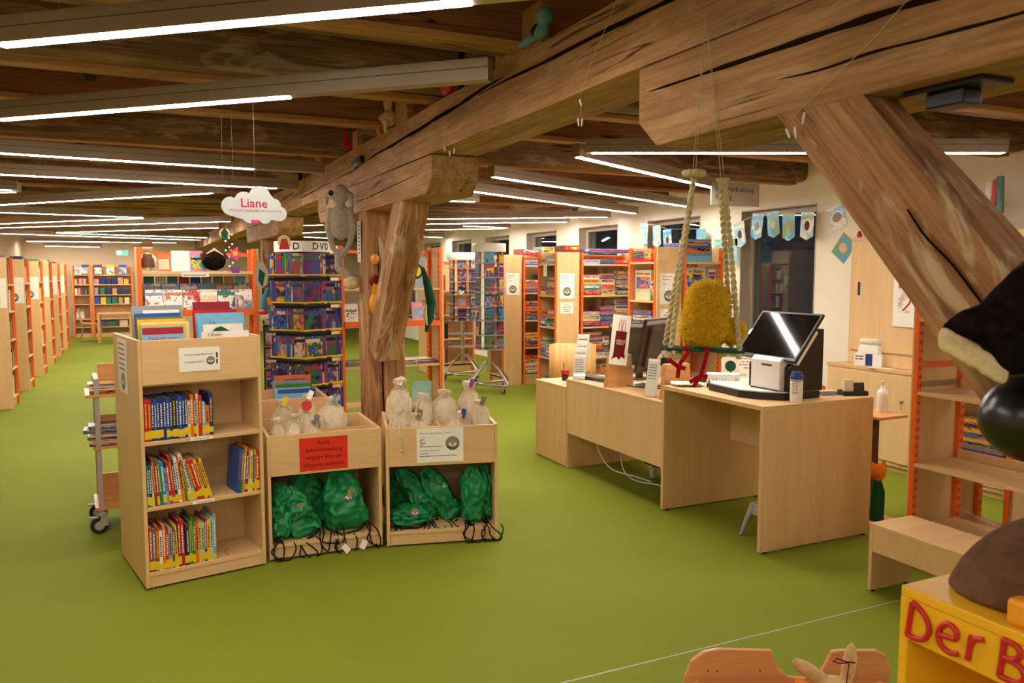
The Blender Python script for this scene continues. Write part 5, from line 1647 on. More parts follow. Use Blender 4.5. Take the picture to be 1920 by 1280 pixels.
# card box, cloth, sign stand
t = thing('tissue_box', 'white and green printed tissue box on the checkout desk', 'box', T(3.56, 4.43, 0.907) @ RZ(-38))
B(0, 0.22, 0, 0.13, 0, 0.095).build('carton', 'white', t, bevel=0.003)
B(0.0, 0.22, -0.001, 0.0, 0.004, 0.03).build('printed_meadow', 'green_dark', t)
mb = MB()
for q in range(9):
    x = 0.012 + q * 0.022
    mb.slab([(x, 0.03), (x + 0.015, 0.03), (x + 0.008, 0.06 + 0.01 * (q % 3))], -0.0012, 0)
mb.build('printed_trees', 'ink_grey', t)
B(0.13, 0.18, -0.0014, -0.0005, 0.025, 0.075).build('printed_plate', 'paper', t)
pillow(0.2, 0.13, 0.02, 4.0).build('cloth', 'paper', None, T(3.50, 4.57, 0.9075) @ RZ(-30), cat='cloth', label='folded white cloth beside the tissue box')
t = thing('desk_sign', 'white lettered notice standing behind the checkout base', 'sign', T(3.98, 4.62, 0.907) @ RZ(-38) @ RX(-14))
B(0, 0.2, 0, 0.004, 0, 0.235).build('sheet', 'paper', t)
for i, s in enumerate(('BÜCHERSTELLPLATZ', 'FÜR DIE VERBUCHUNG', 'DER GESTAPELTEN', 'IM SELBSTVERBUCHER', 'DER MEDIEN')):
    text(s, 0.0155, 'ink', t, T(0.1, -0.0006, 0.19 - 0.023 * i), offset=0.0003)
lines(t, T(0, 0, 0), [(0.02, 0.08, 0.05, 0.004), (0.02, 0.08, 0.038, 0.004), (0.1, 0.15, 0.045, 0.008)])
t = thing('picture_card', 'small card with a green tree picture on the checkout desk', 'card', T(3.80, 4.56, 0.907) @ RZ(-25) @ RX(-8))
B(0, 0.13, 0, 0.004, 0, 0.19).build('sheet', 'paper', t)
MB().slab(disc_poly(0.04, 18, 0, 360, 0.065, 0.125), -0.001, 0.0).build('printed_crown', 'green_dark', t)
MB().slab([(0.055, 0.03), (0.075, 0.03), (0.07, 0.1), (0.06, 0.1)], -0.001, 0.0).build('printed_trunk', 'brown_plush', t)
B(0, 0.21, 0, 0.15, 0, 0.002).build('dark_mat', 'dark_grey', None, T(4.0, 3.80, 0.9075) @ RZ(-5), cat='mat', label='dark mat sheet behind the kiosk on the checkout desk')
MB().tube([(0, 0, 0.012), (0.03, 0.02, 0.03), (0.06, 0.03, 0.03), (0.09, 0.02, 0.012)], 0.012, 10).build('orange_coil', 'orange', None, T(4.13, 3.98, 0.9065), cat='toy', label='orange curved toy piece behind the kiosk')
t = thing('pen_tray', 'dark tray with papers at the back corner of the checkout desk', 'tray', T(4.12, 3.74, 0.907) @ RZ(-20))
MB().box(0, 0.16, 0, 0.10, 0, 0.006).box(0, 0.16, 0, 0.004, 0, 0.03).box(0, 0.16, 0.096, 0.1, 0, 0.03).box(0, 0.004, 0, 0.1, 0, 0.03).box(0.156, 0.16, 0, 0.1, 0, 0.03).build('tray', 'black', t)
B(0.01, 0.07, 0.02, 0.05, 0.006, 0.105).build('white_cards', 'paper', t, RX(-4))
B(0.08, 0.15, 0.03, 0.07, 0.006, 0.085).build('grey_cards', 'dark_grey', t, RX(-6))
# grey step stool under the checkout desk
t = thing('step_stool', 'small grey plastic step stool under the checkout desk', 'stool', T(3.56, 3.80, 0))
MB().box(-0.02, 0.24, -0.12, 0.15, 0.205, 0.225).build('tread', 'grey', t, bevel=0.008)
for sx, sy in ((0, 0), (1, 0), (0, 1), (1, 1)):
    x = -0.02 + 0.26 * sx
    y = -0.12 + 0.27 * sy
    dx, dy = (-1 if not sx else 1), (-1 if not sy else 1)
    MB().tube([(x - dx * 0.02, y - dy * 0.02, 0.21), (x + dx * 0.012, y + dy * 0.012, 0.10), (x + dx * 0.03, y + dy * 0.03, 0.012), (x + dx * 0.045, y + dy * 0.04, 0.006)], [0.026, 0.018, 0.014, 0.006], 8).build('leg', 'grey', t)
MB().box(-0.02, -0.014, -0.09, 0.12, 0.15, 0.206).box(0.234, 0.24, -0.09, 0.12, 0.15, 0.206).build('skirt', 'grey', t)
# side stand behind the checkout desk
t = thing('side_stand', 'narrow wooden side stand behind the checkout desk', 'stand', T(4.56, 3.80, 0))
B(-0.16, 0.11, -0.10, 0.22, 0.73, 0.75).build('stand_top', 'beech', t, bevel=0.003)
B(-0.03, 0.03, 0.06, 0.12, 0.03, 0.73).build('column', 'brown_plush', t)
B(-0.16, 0.09, -0.10, 0.22, 0.0, 0.025).build('stand_foot', 'beech', t, bevel=0.003)
t = thing('pump_bottle', 'white pump bottle on the side stand', 'bottle', T(4.61, 3.86, 0.75))
MB().lathe([(0.033, 0), (0.035, 0.01), (0.035, 0.13), (0.03, 0.15), (0.014, 0.16), (0.014, 0.175)], 20).build('body', 'white', t)
MB().cyl(0, 0, 0.175, 0.21, 0.006, 10).tube([(0, 0, 0.21), (-0.03, -0.01, 0.208)], 0.007, 8).build('pump', 'white', t)
t = thing('drink_bottle', 'dark patterned bottle with a brown plush head on the side stand foot', 'bottle', T(4.50, 3.78, 0.025))
MB().lathe([(0.045, 0), (0.048, 0.01), (0.048, 0.2), (0.03, 0.26), (0.025, 0.28)], 20).build('body', 'green_dark', t)
MB().ell((0, 0, 0.33), (0.05, 0.05, 0.06)).ell((0.05, 0.0, 0.36), (0.03, 0.015, 0.05)).ell((-0.05, 0, 0.36), (0.03, 0.015, 0.05)).build('plush_head', 'orange_plush', t, remesh=0.008)
# ------------------------------------------------------------------ cabinets at the right wall
CX = 5.97
t = thing('tall_cabinet', 'tall maple sliding door cabinet upper part at the right wall', 'cabinet', T(CX, 3.55, 0))
LL = 5.40 - 3.55
B(0.0, 0.40, 0, LL, 0.875, 2.0).build('carcass', 'maple_pale', t, bevel=0.002)
B(-0.004, 0.405, -0.002, LL + 0.002, 2.0, 2.025).build('cabinet_top', 'maple_h', t)
for k, (y0, y1) in enumerate(((LL * 0.58, LL - 0.03), (0.03, LL * 0.60))):
    d = B(-0.018 - 0.012 * k, -0.004 - 0.012 * k, y0, y1, 1.0, 1.985).build('sliding_door', 'maple_pale', t, bevel=0.002)
    xx = -0.020 - 0.012 * k
    B(xx - 0.001, xx + 0.002, y1 - 0.10, y1 - 0.075, 1.50, 1.62).build('finger_pull', 'black', d)
    kx = xx
    if k == 1:
        MB().lathe([(0.013, 0), (0.013, 0.006)], 12, T(kx, y1 - 0.05, 1.16) @ RY(-90)).box(kx - 0.03, kx - 0.006, y1 - 0.052, y1 - 0.048, 1.152, 1.168).tube([(kx - 0.02, y1 - 0.05, 1.152), (kx - 0.02, y1 - 0.06, 1.10)], 0.004, 5).build('key', 'steel', d)
t = thing('low_wall_cabinet', 'low maple sliding door cabinet below the tall one at the right wall', 'cabinet', T(CX - 0.16, 3.55, 0))
LL = 5.48 - 3.55
B(0.0, 0.50, 0, LL, 0.05, 0.85).build('carcass', 'maple_pale', t, bevel=0.002)
B(-0.01, 0.55, -0.002, LL + 0.01, 0.85, 0.873).build('cabinet_top', 'maple_h', t)
B(0.03, 0.5, 0.02, LL - 0.02, 0, 0.05).build('plinth', 'maple_h', t)
for k, (y0, y1) in enumerate(((LL * 0.58, LL - 0.03), (0.03, LL * 0.60))):
    d = B(-0.014 - 0.008 * k, -0.002 - 0.008 * k, y0, y1, 0.09, 0.83).build('sliding_door', 'maple_pale', t, bevel=0.002)
    if k == 1:
        kx = -0.024
        MB().lathe([(0.013, 0), (0.013, 0.006)], 12, T(kx, y1 - 0.06, 0.62) @ RY(-90)).box(kx - 0.03, kx - 0.006, y1 - 0.062, y1 - 0.058, 0.612, 0.628).tube([(kx - 0.02, y1 - 0.06, 0.612), (kx - 0.02, y1 - 0.07, 0.56)], 0.004, 5).build('key', 'steel', d)
t = thing('glove_box', 'white and blue carton with a crumpled bag on the low wall cabinet', 'box', T(5.83, 5.20, 0.873) @ RZ(-70))
B(0, 0.24, 0, 0.13, 0, 0.11).build('carton', 'white', t, bevel=0.003)
B(0.10, 0.16, -0.001, 0, 0.005, 0.11).build('blue_panel', 'blue', t)
lines(t, T(0, 0, 0), [(0.01, 0.09, 0.08, 0.012), (0.01, 0.08, 0.055, 0.012)], 'lightblue_ink' if 'lightblue_ink' in M else 'ink_grey')
sack_mesh(0.18, 0.12, 0.16, 3.0, 0.7, 0.7).build('bag', 'paper', t, T(0.12, 0.065, 0.08))
for q, (x, y, rz) in enumerate(((5.84, 4.80, 20), (5.84, 4.45, -8))):
    B(0, 0.10, 0, 0.22, 0, 0.002).build('paper_sheet', 'paper', None, T(x, y, 0.8735) @ RZ(rz), cat='paper', label='%s loose paper on the low wall cabinet' % ['left', 'right'][q])
n = notice('wall_calendar', 'white calendar sheet with a red figure on the tall cabinet door', T(CX - 0.034, 4.90, 1.24) @ RZ(-90), 0.30, 0.44)
B(0.05, 0.28, -0.001, 0, 0.12, 0.40).build('printed_picture', 'art_light', n)
MB().tube([(0.1, -0.001, 0.14), (0.16, -0.001, 0.2), (0.2, -0.001, 0.3), (0.14, -0.001, 0.36), (0.18, -0.001, 0.38)], 0.008, 6).build('printed_figure', 'red', n)
# wall shelf top things: paper rolls, cup
for q, (y, c, r, h, tilt) in enumerate(((4.30, 'paper', 0.035, 0.36, 4), (4.20, 'paper', 0.03, 0.38, 6), (4.13, 'red', 0.024, 0.40, 2), (4.07, 'turq', 0.026, 0.42, -2))):
    MB().lathe([(r, 0), (r, h)], 18).build('paper_roll', c, None, T(CX + 0.10, y, 2.026) @ RX(tilt), cat='paper roll', label='%s paper roll standing on the tall cabinet' % ['broad white', 'slim white', 'red', 'turquoise'][q])
t = thing('paper_cup', 'red and white printed cup on the tall cabinet', 'cup', T(CX + 0.02, 4.06, 2.026))
MB().lathe([(0.05, 0), (0.06, 0.13)], 20).build('wall', 'white', t)
MB().lathe([(0.0565, 0.035), (0.061, 0.10)], 20).build('red_band', 'red', t)
MB().tube([(0.035 * math.cos(a), 0, 0.035 * math.sin(a) * 0.6) for a in [2 * PI * i / 16 for i in range(16)]], 0.012, 8, True).build('tape_roll', 'red', None, T(CX + 0.16, 4.42, 2.30), cat='tape roll', label='red tape roll hung above the tall cabinet')
B(0, 0.30, -0.06, 0.06, 0, 0.02).build('tape_shelf', 'maple_h', None, T(CX + 0.1, 4.40, 2.255), cat='shelf', label='small wall board under the red tape roll')
for q in range(3):
    MB().lathe([(0.02, 0), (0.025, 0.03), (0.015, 0.045), (0.012, 0.06 + 0.02 * q)], 12).build('small_figure', ['red', 'beige_plush', 'brown_plush'][q], None, T(CX + 0.05, 5.36 - 0.07 * q, 2.025), cat='figure', label='tiny %s figure on the far end of the tall cabinet' % ['red', 'beige', 'brown'][q])

# ------------------------------------------------------------------ right-hand orange shelf, step bench
mx = T(4.0, 3.17, 0) @ RZ(-90)
RS = bookcase('open_shelf', 'open orange shelf with empty boards at the right', mx, 1.6, 0.42, 1.86, [0.25, 0.615, 1.03, 1.45], False, panel_r=True, plinth=0)
for z in (0.86, 0.75):
    B(0.02, 0.03, 0.04, 0.38, z + 0.3, z + 0.33).build('rail', 'orange' if z > 0.8 else 'steel', RS)
for z in (0.615, 1.03):
    B(0.06, 1.5, 0.36, 0.372, z, z + 0.05).build('board_stop', 'maple_h', RS)
MB().tube([(0.05, 0.4, 0.3), (0.75, 0.4, 0.18)], 0.004, 6).tube([(0.05, 0.4, 0.18), (0.75, 0.4, 0.3)], 0.004, 6).tube([(0.05, 0.4, 0.86), (0.75, 0.4, 0.80)], 0.004, 6).build('cross_wire', 'steel', RS)
# second shelf behind it
mx2 = T(4.62, 3.40, 0) @ RZ(-90)
bookcase('open_shelf', 'second orange shelf with yellow game boxes behind the empty boards', mx2, 0.46, 0.34, 1.7, [0.12, 0.55, 0.93, 1.25], False, plinth=0, panel_r=True)
for q, (c, h) in enumerate((('cream', .05), ('purple', .03), ('grey', .03), ('yellow', .06), ('yellow', .075))):
    z = 0.55 + sum((.05, .03, .03, .06, .075)[:q]) * 1.015
    g = game_box(mx2 @ T(0.065 + 0.01 * (q % 2), 0.03, z), 0.30, 0.26, h, c, '%s game box in the pile on the second orange shelf, %s from below' % (c, ordn(q)), 'pile on the second orange shelf')
    if q == 4:
        o = text('Ligretto', 0.05, 'ink', None, mx2 @ T(0.19, 0.024, z + 0.037))
        o.parent = g
        o.matrix_parent_inverse = g.matrix_basis.inverted()
for li, z in enumerate((0.93, 1.25)):
    x = 0.06
    for q in range(7):
        w = random.uniform(0.025, 0.042)
        c = random.choice(['red', 'green', 'cream', 'yellow', 'blue', 'white'])
        book(mx2 @ T(x, 0.03, z), w, random.uniform(0.17, 0.22), 0.16, c, '%s book standing on the %s board of the second orange shelf, %s along' % (cname(c), ['middle', 'upper'][li], ordn(q)), 'books on the second orange shelf', simple=True)
        x += w + 0.004
t = thing('plastic_bin', 'translucent grey plastic bin behind the open shelf', 'bin', T(4.75, 2.35, 0))
MB().lathe([(0.16, 0.0), (0.2, 0.30), (0.21, 0.31), (0.21, 0.33)], 24).build('tub', 'grey', t)
MB().lathe([(0.215, 0.33), (0.20, 0.345)], 24).build('lid', 'white', t)

t = thing('step_bench', 'low maple step bench in front of the open shelf', 'bench', T(3.49, 1.75, 0))
Lb = 2.972 - 1.75
B(0, 0.32, 0, Lb, 0.352, 0.375).build('bench_top', 'maple_h', t, bevel=0.002)
B(0.0, 0.31, Lb - 0.022, Lb, 0.012, 0.352).build('end_panel', 'maple', t, bevel=0.002)
B(0.0, 0.31, 0, 0.022, 0.012, 0.352).build('end_panel', 'maple', t, bevel=0.002)
B(0.002, 0.02, 0.022, Lb - 0.022, 0.225, 0.352).build('apron', 'maple_h', t)
MB().cyl(0.03, Lb - 0.011, 0, 0.012, 0.011, 8).cyl(0.28, Lb - 0.011, 0, 0.012, 0.011, 8).cyl(0.03, 0.011, 0, 0.012, 0.011, 8).cyl(0.28, 0.011, 0, 0.012, 0.011, 8).build('glides', 'black', t)

# ------------------------------------------------------------------ yellow puppet box with red letters
KY = T(1.265, 0.504, 0)
t = thing('yellow_box', 'yellow painted wooden box with red letters in the near right corner', 'box', KY)
Ly, Dy, ZT = 0.498, 0.31, 1.124
B(0, Dy, 0, Ly, ZT - 0.02, ZT).build('box_top', 'yellow_paint', t, bevel=0.003)
B(0.0, 0.015, 0.018, Ly - 0.018, 1.027, ZT - 0.02).build('front_board', 'yellow_paint', t)
B(0.0, Dy, Ly - 0.018, Ly, 0.0, ZT - 0.02).build('side_board', 'yellow_paint', t, bevel=0.002)
B(0.0, Dy, 0.0, 0.018, 0.0, ZT - 0.02).build('side_board', 'yellow_paint', t)
B(Dy - 0.015, Dy, 0.018, Ly - 0.018, 0.0, ZT - 0.02).build('back_board', 'yellow_paint', t)
for z in (0.35, 0.72):
    B(0.015, Dy - 0.015, 0.018, Ly - 0.018, z, z + 0.018).build('inner_board', 'yellow_paint', t)
def letter_tube(pts, y0, z0, s):
    m = T(-0.003, y0, z0) @ RZ(-90)
    lt = None
    for st in pts:
        # round the strokes
        P = [Vector((x * s, 0, z * s)) for x, z in st]
        Q = []
        for a in range(len(P) - 1):
            p0, p1, p2, p3 = P[max(a - 1, 0)], P[a], P[a + 1], P[min(a + 2, len(P) - 1)]
            for q in range(4):
                u = q / 4
                Q.append(0.5 * ((2 * p1) + (p2 - p0) * u + (2 * p0 - 5 * p1 + 4 * p2 - p3) * u * u + (3 * p1 - p0 - 3 * p2 + p3) * u ** 3))
        Q.append(P[-1])
        lt = (lt or MB())
        lt.tube(Q, 0.0052, 8, False, m)
    lt.build('letter', 'red', t)
D_ = [[(0.12, 1.0), (0.05, 0.45), (0.0, 0.0)], [(-0.02, 0.02), (0.25, 0.0), (0.55, 0.12), (0.68, 0.42), (0.55, 0.75), (0.3, 0.95), (0.12, 1.02)]]
e_ = [[(0.02, 0.38), (0.30, 0.40), (0.52, 0.46), (0.50, 0.68), (0.3, 0.78), (0.08, 0.62), (0.0, 0.35), (0.1, 0.1), (0.35, 0.0), (0.6, 0.06)]]
r_ = [[(0.1, 0.72), (0.06, 0.35), (0.02, 0.0)], [(0.06, 0.4), (0.2, 0.66), (0.45, 0.74)]]
B_ = [[(0.08, 1.0), (0.05, 0.5), (0.0, 0.0)], [(0.06, 1.0), (0.4, 0.96), (0.5, 0.78), (0.36, 0.58), (0.08, 0.52)], [(0.08, 0.52), (0.5, 0.48), (0.64, 0.24), (0.45, 0.02), (0.0, 0.0)]]
letter_tube(D_, 0.478, 1.036, 0.064)
letter_tube(e_, 0.416, 1.040, 0.064)
letter_tube(r_, 0.361, 1.042, 0.062)
letter_tube(B_, 0.304, 1.040, 0.064)
B(0.0, 0.035, 0.12, 0.31, 0.0, 0.045).build('felt_block', 'yellow_dark', None, KY @ T(0.012, 0, ZT + 0.0005), bevel=0.008, cat='block', label='amber felt paw block on the yellow box')

# large plush animal sitting on the yellow box; local x to the right, y away from the aisle
KP = T(1.30, 0.83, 0) @ RZ(-25)
t = thing('plush_dog', 'large dark plush animal with black ear and shiny nose at the right edge', 'plush toy', KP @ T(0, 0, ZT))
mb = MB()
mb.ell((0.195, 0.09, 1.085), (0.235, 0.15, 0.19), 28, 20)
mb.v = [(x, y, max(z, ZT + 0.0005)) for x, y, z in mb.v]
mb.ell((0.25, 0.06, 1.36), (0.13, 0.11, 0.20), 24, 16)
mb.ell((0.13, 0.04, 1.63), (0.14, 0.11, 0.125), 24, 16)
mb.ell((0.06, 0.0, 1.555), (0.09, 0.085, 0.07), 20, 14)
mb.v = [(x, y, z - ZT) for x, y, z in mb.v]
mb.build('body', 'brown_plush', t, remesh=0.008)
MB().ell((0.028, -0.035, 1.468 - ZT), (0.102, 0.075, 0.075), 32, 22).build('nose', 'shiny_black', t)
ear = MB()
ear.tube([(-0.160, -0.06, 1.612), (-0.125, -0.06, 1.622), (-0.09, -0.06, 1.618), (-0.05, -0.06, 1.630), (-0.005, -0.055, 1.650), (0.04, -0.04, 1.665)], [0.006, 0.022, 0.036, 0.055, 0.068, 0.07], 18)
ear.ell((-0.045, -0.06, 1.590), (0.045, 0.035, 0.05), 16, 12)
ear.v = [(x, y, z - ZT) for x, y, z in ear.v]
ear.build('ear', 'dark_plush', t, remesh=0.007)
mb = MB()
for q in range(10):
    x = -0.158 + 0.0105 * q
    mb.ell((x, -0.065, 1.598 - 0.0060 * q + 0.002 * (q % 2) - ZT), (0.009, 0.010, 0.021), 10, 8)
mb.build('ear_lining', 'cream_plush', t, remesh=0.0045)

# ------------------------------------------------------------------ toy cradle with a rabbit, bottom right
KC = T(1.75, 2.27, 0) @ RZ(-25)
t = thing('toy_cradle', 'small beech toy cradle with curved end boards', 'toy cradle', KC)
prof = [(0.0, 0.03), (0.75, 0.03), (0.75, 0.27), (0.735, 0.315), (0.70, 0.335), (0.56, 0.335), (0.535, 0.33), (0.50, 0.255), (0.44, 0.23), (0.38, 0.235), (0.34, 0.27), (0.315, 0.335), (0.12, 0.34), (0.07, 0.33), (0.025, 0.295), (0.0, 0.23)]
eb = MB().slab(prof, 0, 0.02).build('end_board', 'beech', t, bevel=0.004)
mb = MB()
for x in (0.085, 0.12, 0.275):
    mb.cyl(0, 0, -0.001, 0.001, 0.003, 8, None, T(x, -0.0006, 0.26) @ RX(90))
mb.build('screws', 'ink', eb)
MB().slab(prof, 0, 0.02).build('end_board', 'beech', t, T(0, -0.42, 0), bevel=0.004)
for x in (0.03, 0.70):
    B(x, x + 0.02, -0.40, 0.0, 0.06, 0.22).build('side_board', 'beech', t)
B(0.05, 0.70, -0.40, 0.0, 0.05, 0.07).build('base_board', 'beech', t)
for x in (0.02, 0.68):
    for y in (-0.42, 0.0):
        B(x, x + 0.05, y, y + 0.02, 0.0, 0.03).build('foot', 'beech', t)
KR = KC @ T(0.46, -0.20, 0.071)
t = thing('plush_rabbit', 'beige plush rabbit with upright ears in the toy cradle', 'plush toy', KR)
mb = MB()
mb.ell((0, 0, 0.09), (0.08, 0.07, 0.09), 18, 12).ell((0, 0, 0.21), (0.062, 0.06, 0.062), 18, 12)
mb.ell((0.05, 0, 0.31), (0.026, 0.016, 0.085), 14, 10, T(0.05, 0, 0.31) @ RY(6) @ T(-0.05, 0, -0.31))
mb.ell((-0.075, 0, 0.285), (0.085, 0.016, 0.028), 14, 10, T(-0.075, 0, 0.285) @ RY(34) @ T(0.075, 0, -0.285))
mb.ell((0.07, -0.06, 0.05), (0.035, 0.06, 0.035), 12, 8).ell((-0.07, -0.06, 0.05), (0.035, 0.06, 0.035), 12, 8)
mb.build('body', 'beige_plush', t, remesh=0.007)
MB().tube([(0.062, -0.02, 0.33), (0.03, -0.022, 0.335), (0.0, -0.02, 0.345), (-0.012, -0.02, 0.335), (0.01, -0.02, 0.328), (0.04, -0.022, 0.332)], 0.0025, 6).tube([(0.04, -0.022, 0.33), (0.035, -0.025, 0.28), (0.03, -0.03, 0.24)], 0.002, 6).build('bow_string', 'ink_darkred', t)
B(-0.05, 0.02, -0.02, 0.05, 0.0, 0.015).build('pillow_patch', 'orange_plush', t, T(-0.06, 0.02, 0.20) @ RY(20))

# ------------------------------------------------------------------ woollen chick on a rope swing
KS = T(1.45, 1.828, 1.488) @ RZ(-25)
t = thing('rope_swing', 'small green swing board on twisted ropes below the near bolster', 'swing', KS)
MB().box(-0.110, 0.108, -0.05, 0.05, -0.007, 0.0).build('board', 'green_dark', t, RY(2.5))
def twist(p, q, r, turns, name='rope'):
    p, q = Vector(p), Vector(q)
    d = (q - p)
    u = d.orthogonal().normalized()
    w = d.normalized().cross(u)
    n = int(turns * 8)
    mb = MB()
    for k in range(2):
        pts = []
        for i in range(n + 1):
            a = 2 * PI * turns * i / n + PI * k
            pts.append(p + d * (i / n) + (u * math.cos(a) + w * math.sin(a)) * r * 0.6)
        mb.tube(pts, r * 0.66, 6)
    return mb.build(name, 'rope', t)
twist((-0.098, -0.04, 0.0), (-0.034, -0.004, 0.478), 0.0072, 13)
twist((-0.098, 0.045, 0.0), (-0.030, 0.006, 0.478), 0.0072, 13)
twist((0.096, -0.04, -0.006), (0.053, -0.004, 0.462), 0.0072, 13)
twist((0.096, 0.045, -0.006), (0.044, 0.006, 0.462), 0.0072, 13)
mb = MB()
for s in range(8):
    a = 2 * PI * s / 8
    mb.ell((-0.032 + 0.022 * math.cos(a), 0.018 * math.sin(a), 0.490), (0.013, 0.013, 0.011), 10, 8)
mb.build('tassel', 'rope', t)
mb = MB()
for s in range(30):
    a = 2 * PI * s / 30
    mb.tube([(0.048, 0, 0.446), (0.048 + 0.012 * math.cos(a), 0.012 * math.sin(a), 0.468), (0.048 + 0.019 * math.cos(a), 0.018 * math.sin(a), 0.476)], 0.0018, 4)
mb.build('tassel', 'rope', t)
mb = MB()
for q in ((-0.036, 0, 0.49), (-0.028, 0.0, 0.49), (0.044, 0, 0.47), (0.054, 0, 0.47)):
    mb.tube([q, (0.007, 0.068, 0.945)], 0.0008, 4)
mb.build('string', 'rope', t)
for s, x in enumerate((-0.085, 0.08)):
    mb = MB()
    for k in range(26):
        a, b = random.uniform(0, 2 * PI), random.uniform(-1, 1)
        mb.ell((x + 0.026 * math.cos(a), 0.03 * math.sin(a), -0.018 + 0.006 * b), 0.0075, 8, 6)
    mb.build('knot', 'rope', t)
t = thing('wool_chick', 'fluffy yellow woollen chick sitting on the rope swing', 'chick figure', KS @ T(0.006, 0, 0.001))
blobs = [((0, 0.0, 0.056), (0.068, 0.062, 0.058)), ((0.008, 0.0, 0.126), (0.062, 0.058, 0.064)), ((0.078, 0.0, 0.044), (0.038, 0.036, 0.038)), ((0.0, 0.0, 0.092), (0.062, 0.058, 0.05))]
mb = MB()
for c, r in blobs:
    mb.ell(c, tuple(x * 0.92 for x in r), 20, 14)
mb.v = [(x, y, max(z, 0.002)) for x, y, z in mb.v]
mb.build('body', 'yellow_wool', t, remesh=0.007)
rnd = random.Random(3)
mb = MB()
for k in range(12000):
    c, r = blobs[(0, 0, 1, 1, 3, 0, 1, 2)[k % 8]]
    d = Vector((rnd.gauss(0, 1), rnd.gauss(0, 1), rnd.gauss(0, 1))).normalized()
    p = Vector((c[0] + d.x * r[0] * 0.89, c[1] + d.y * r[1] * 0.89, max(0.002, c[2] + d.z * r[2] * 0.89)))
    ln = rnd.uniform(0.95, 1.12)
    q = Vector((c[0] + d.x * r[0] * ln, c[1] + d.y * r[1] * ln, max(0.002, c[2] + d.z * r[2] * ln))) + Vector((rnd.uniform(-1, 1), rnd.uniform(-1, 1), rnd.uniform(0, 1))) * 0.003
    u = d.orthogonal().normalized() * 0.0013
    w = d.cross(u)
    o = len(mb.v)
    mb.v += [tuple(p + u), tuple(p - u * 0.5 + w), tuple(p - u * 0.5 - w), tuple(q + u), tuple(q - u * 0.5 + w), tuple(q - u * 0.5 - w)]
    mb.f += [(o, o + 1, o + 4, o + 3), (o + 1, o + 2, o + 5, o + 4), (o + 2, o, o + 3, o + 5), (o + 3, o + 4, o + 5)]
    mb.s += [True] * 4
y_ = mb.build('wool_pile', 'yellow_wool', t)
y_['kind'] = 'stuff'
for s, (xx, zz, x0) in enumerate(((-0.085, -0.048, -0.06), (-0.024, -0.072, -0.005))):
    yy = -0.06
    mb = MB().tube([(x0, -0.045, 0.004), (x0, yy, -0.008), (xx + 0.004, yy - 0.004, zz + 0.01), (xx, yy - 0.005, zz)], 0.0058, 8)
    mb.tube([(xx, yy - 0.005, zz), (xx - 0.030, yy - 0.01, zz + 0.022 - 0.04 * s)], 0.006, 8).tube([(xx, yy - 0.005, zz), (xx - 0.004 - 0.016 * s, yy - 0.01, zz - 0.030)], 0.006, 8).tube([(xx, yy - 0.005, zz), (xx + 0.018, yy - 0.01, zz - 0.004)], 0.006, 8)
    mb.build('foot', 'red_fuzzy', t)

# ------------------------------------------------------------------ hanging cloud sign and paper crafts
t = thing('cloud_sign', 'white wooden cloud sign with pink lettering hanging on a thread', 'sign', T(0.372, 4.07, 1.945))
cl = []
for cx, cz, r, a0, a1 in ((0.045, 0.075, 0.045, 250, 90), (0.105, 0.10, 0.045, 165, 60), (0.178, 0.125, 0.05, 165, 15), (0.245, 0.085, 0.032, 90, -10), (0.268, 0.045, 0.036, 60, -100), (0.2, 0.025, 0.03, -20, -150), (0.13, 0.03, 0.035, -30, -150)):
    cl += disc_poly(r, 8, a0, a1, cx, cz)
MB().slab(cl, 0, 0.008).build('board', 'cloud_paint', t)
text('Liane', 0.06, 'ink_red', t, T(0.15, -0.001, 0.09), 'lettering', offset=0.0006)
text('UND DAS LAND DER GESCHICHTEN', 0.0148, 'ink_red', t, T(0.155, -0.001, 0.055), 'lettering')
B(0.135, 0.172, -0.001, 0, -0.004, 0.012).build('pink_patch', 'pink', t)
MB().tube([(0.158, 0.004, 0.165), (0.158, 0.004, CZ - 1.945)], 0.0005, 4).build('thread', 'ink_grey', t)
MB().tube([(0.160, 0.004, -0.004), (0.160, 0.004, -0.10)], 0.0005, 4).build('thread_tail', 'ink_grey', t)
def craft(label, x, y, z, top, shapes):
    t = thing('paper_craft', label, 'paper craft', T(x, y, z))
    for i, (poly, m) in enumerate(shapes):
        MB().slab(poly, -0.001 * i - 0.001, 0.001).build(['backing', 'picture', 'picture_detail'][min(i, 2)], m, t)
    MB().tube([(0, 0, max(p[1] for p in shapes[0][0])), (0, 0, top - z)], 0.0004, 4).build('thread', 'ink_grey', t)
fl = [(0.026 * (1 + 0.35 * math.cos(5 * a)) * math.cos(a), 0.06 + 0.026 * (1 + 0.35 * math.cos(5 * a)) * math.sin(a)) for a in [2 * PI * i / 40 for i in range(40)]]
craft('pink paper flower in a violet pot hanging before the display shelf', 0.455, 4.32, 1.74, CZ, [(fl, 'pink'), (disc_poly(0.012, 14, 0, 360, 0, 0.06), 'yellow_tag')])
MB().slab([(-0.018, 0.0), (0.018, 0.0), (0.024, 0.03), (-0.024, 0.03)], 0, 0.002).build('paper_pot', 'purple', None, T(0.455, 4.32, 1.70), cat='paper craft', label='violet paper pot below the hanging pink flower')
craft('green paper leaf ornament hanging left of the cloud sign', 0.405, 4.30, 1.87, CZ, [(disc_poly(0.026, 16, 0, 360, 0, 0.03), 'cream_plush'), ([(-0.012, 0.0), (0.012, 0.0), (0.018, 0.035), (0, 0.06), (-0.018, 0.035)], 'green_dark')])
craft('red paper bell ornament hanging at the disc tower', 0.90, 5.55, 1.86, CZ, [(disc_poly(0.045, 16, 0, 360, 0, 0.05), 'cream_plush'), ([(-0.035, 0.0), (0.035, 0.0), (0.018, 0.07), (-0.018, 0.07)], 'red')])
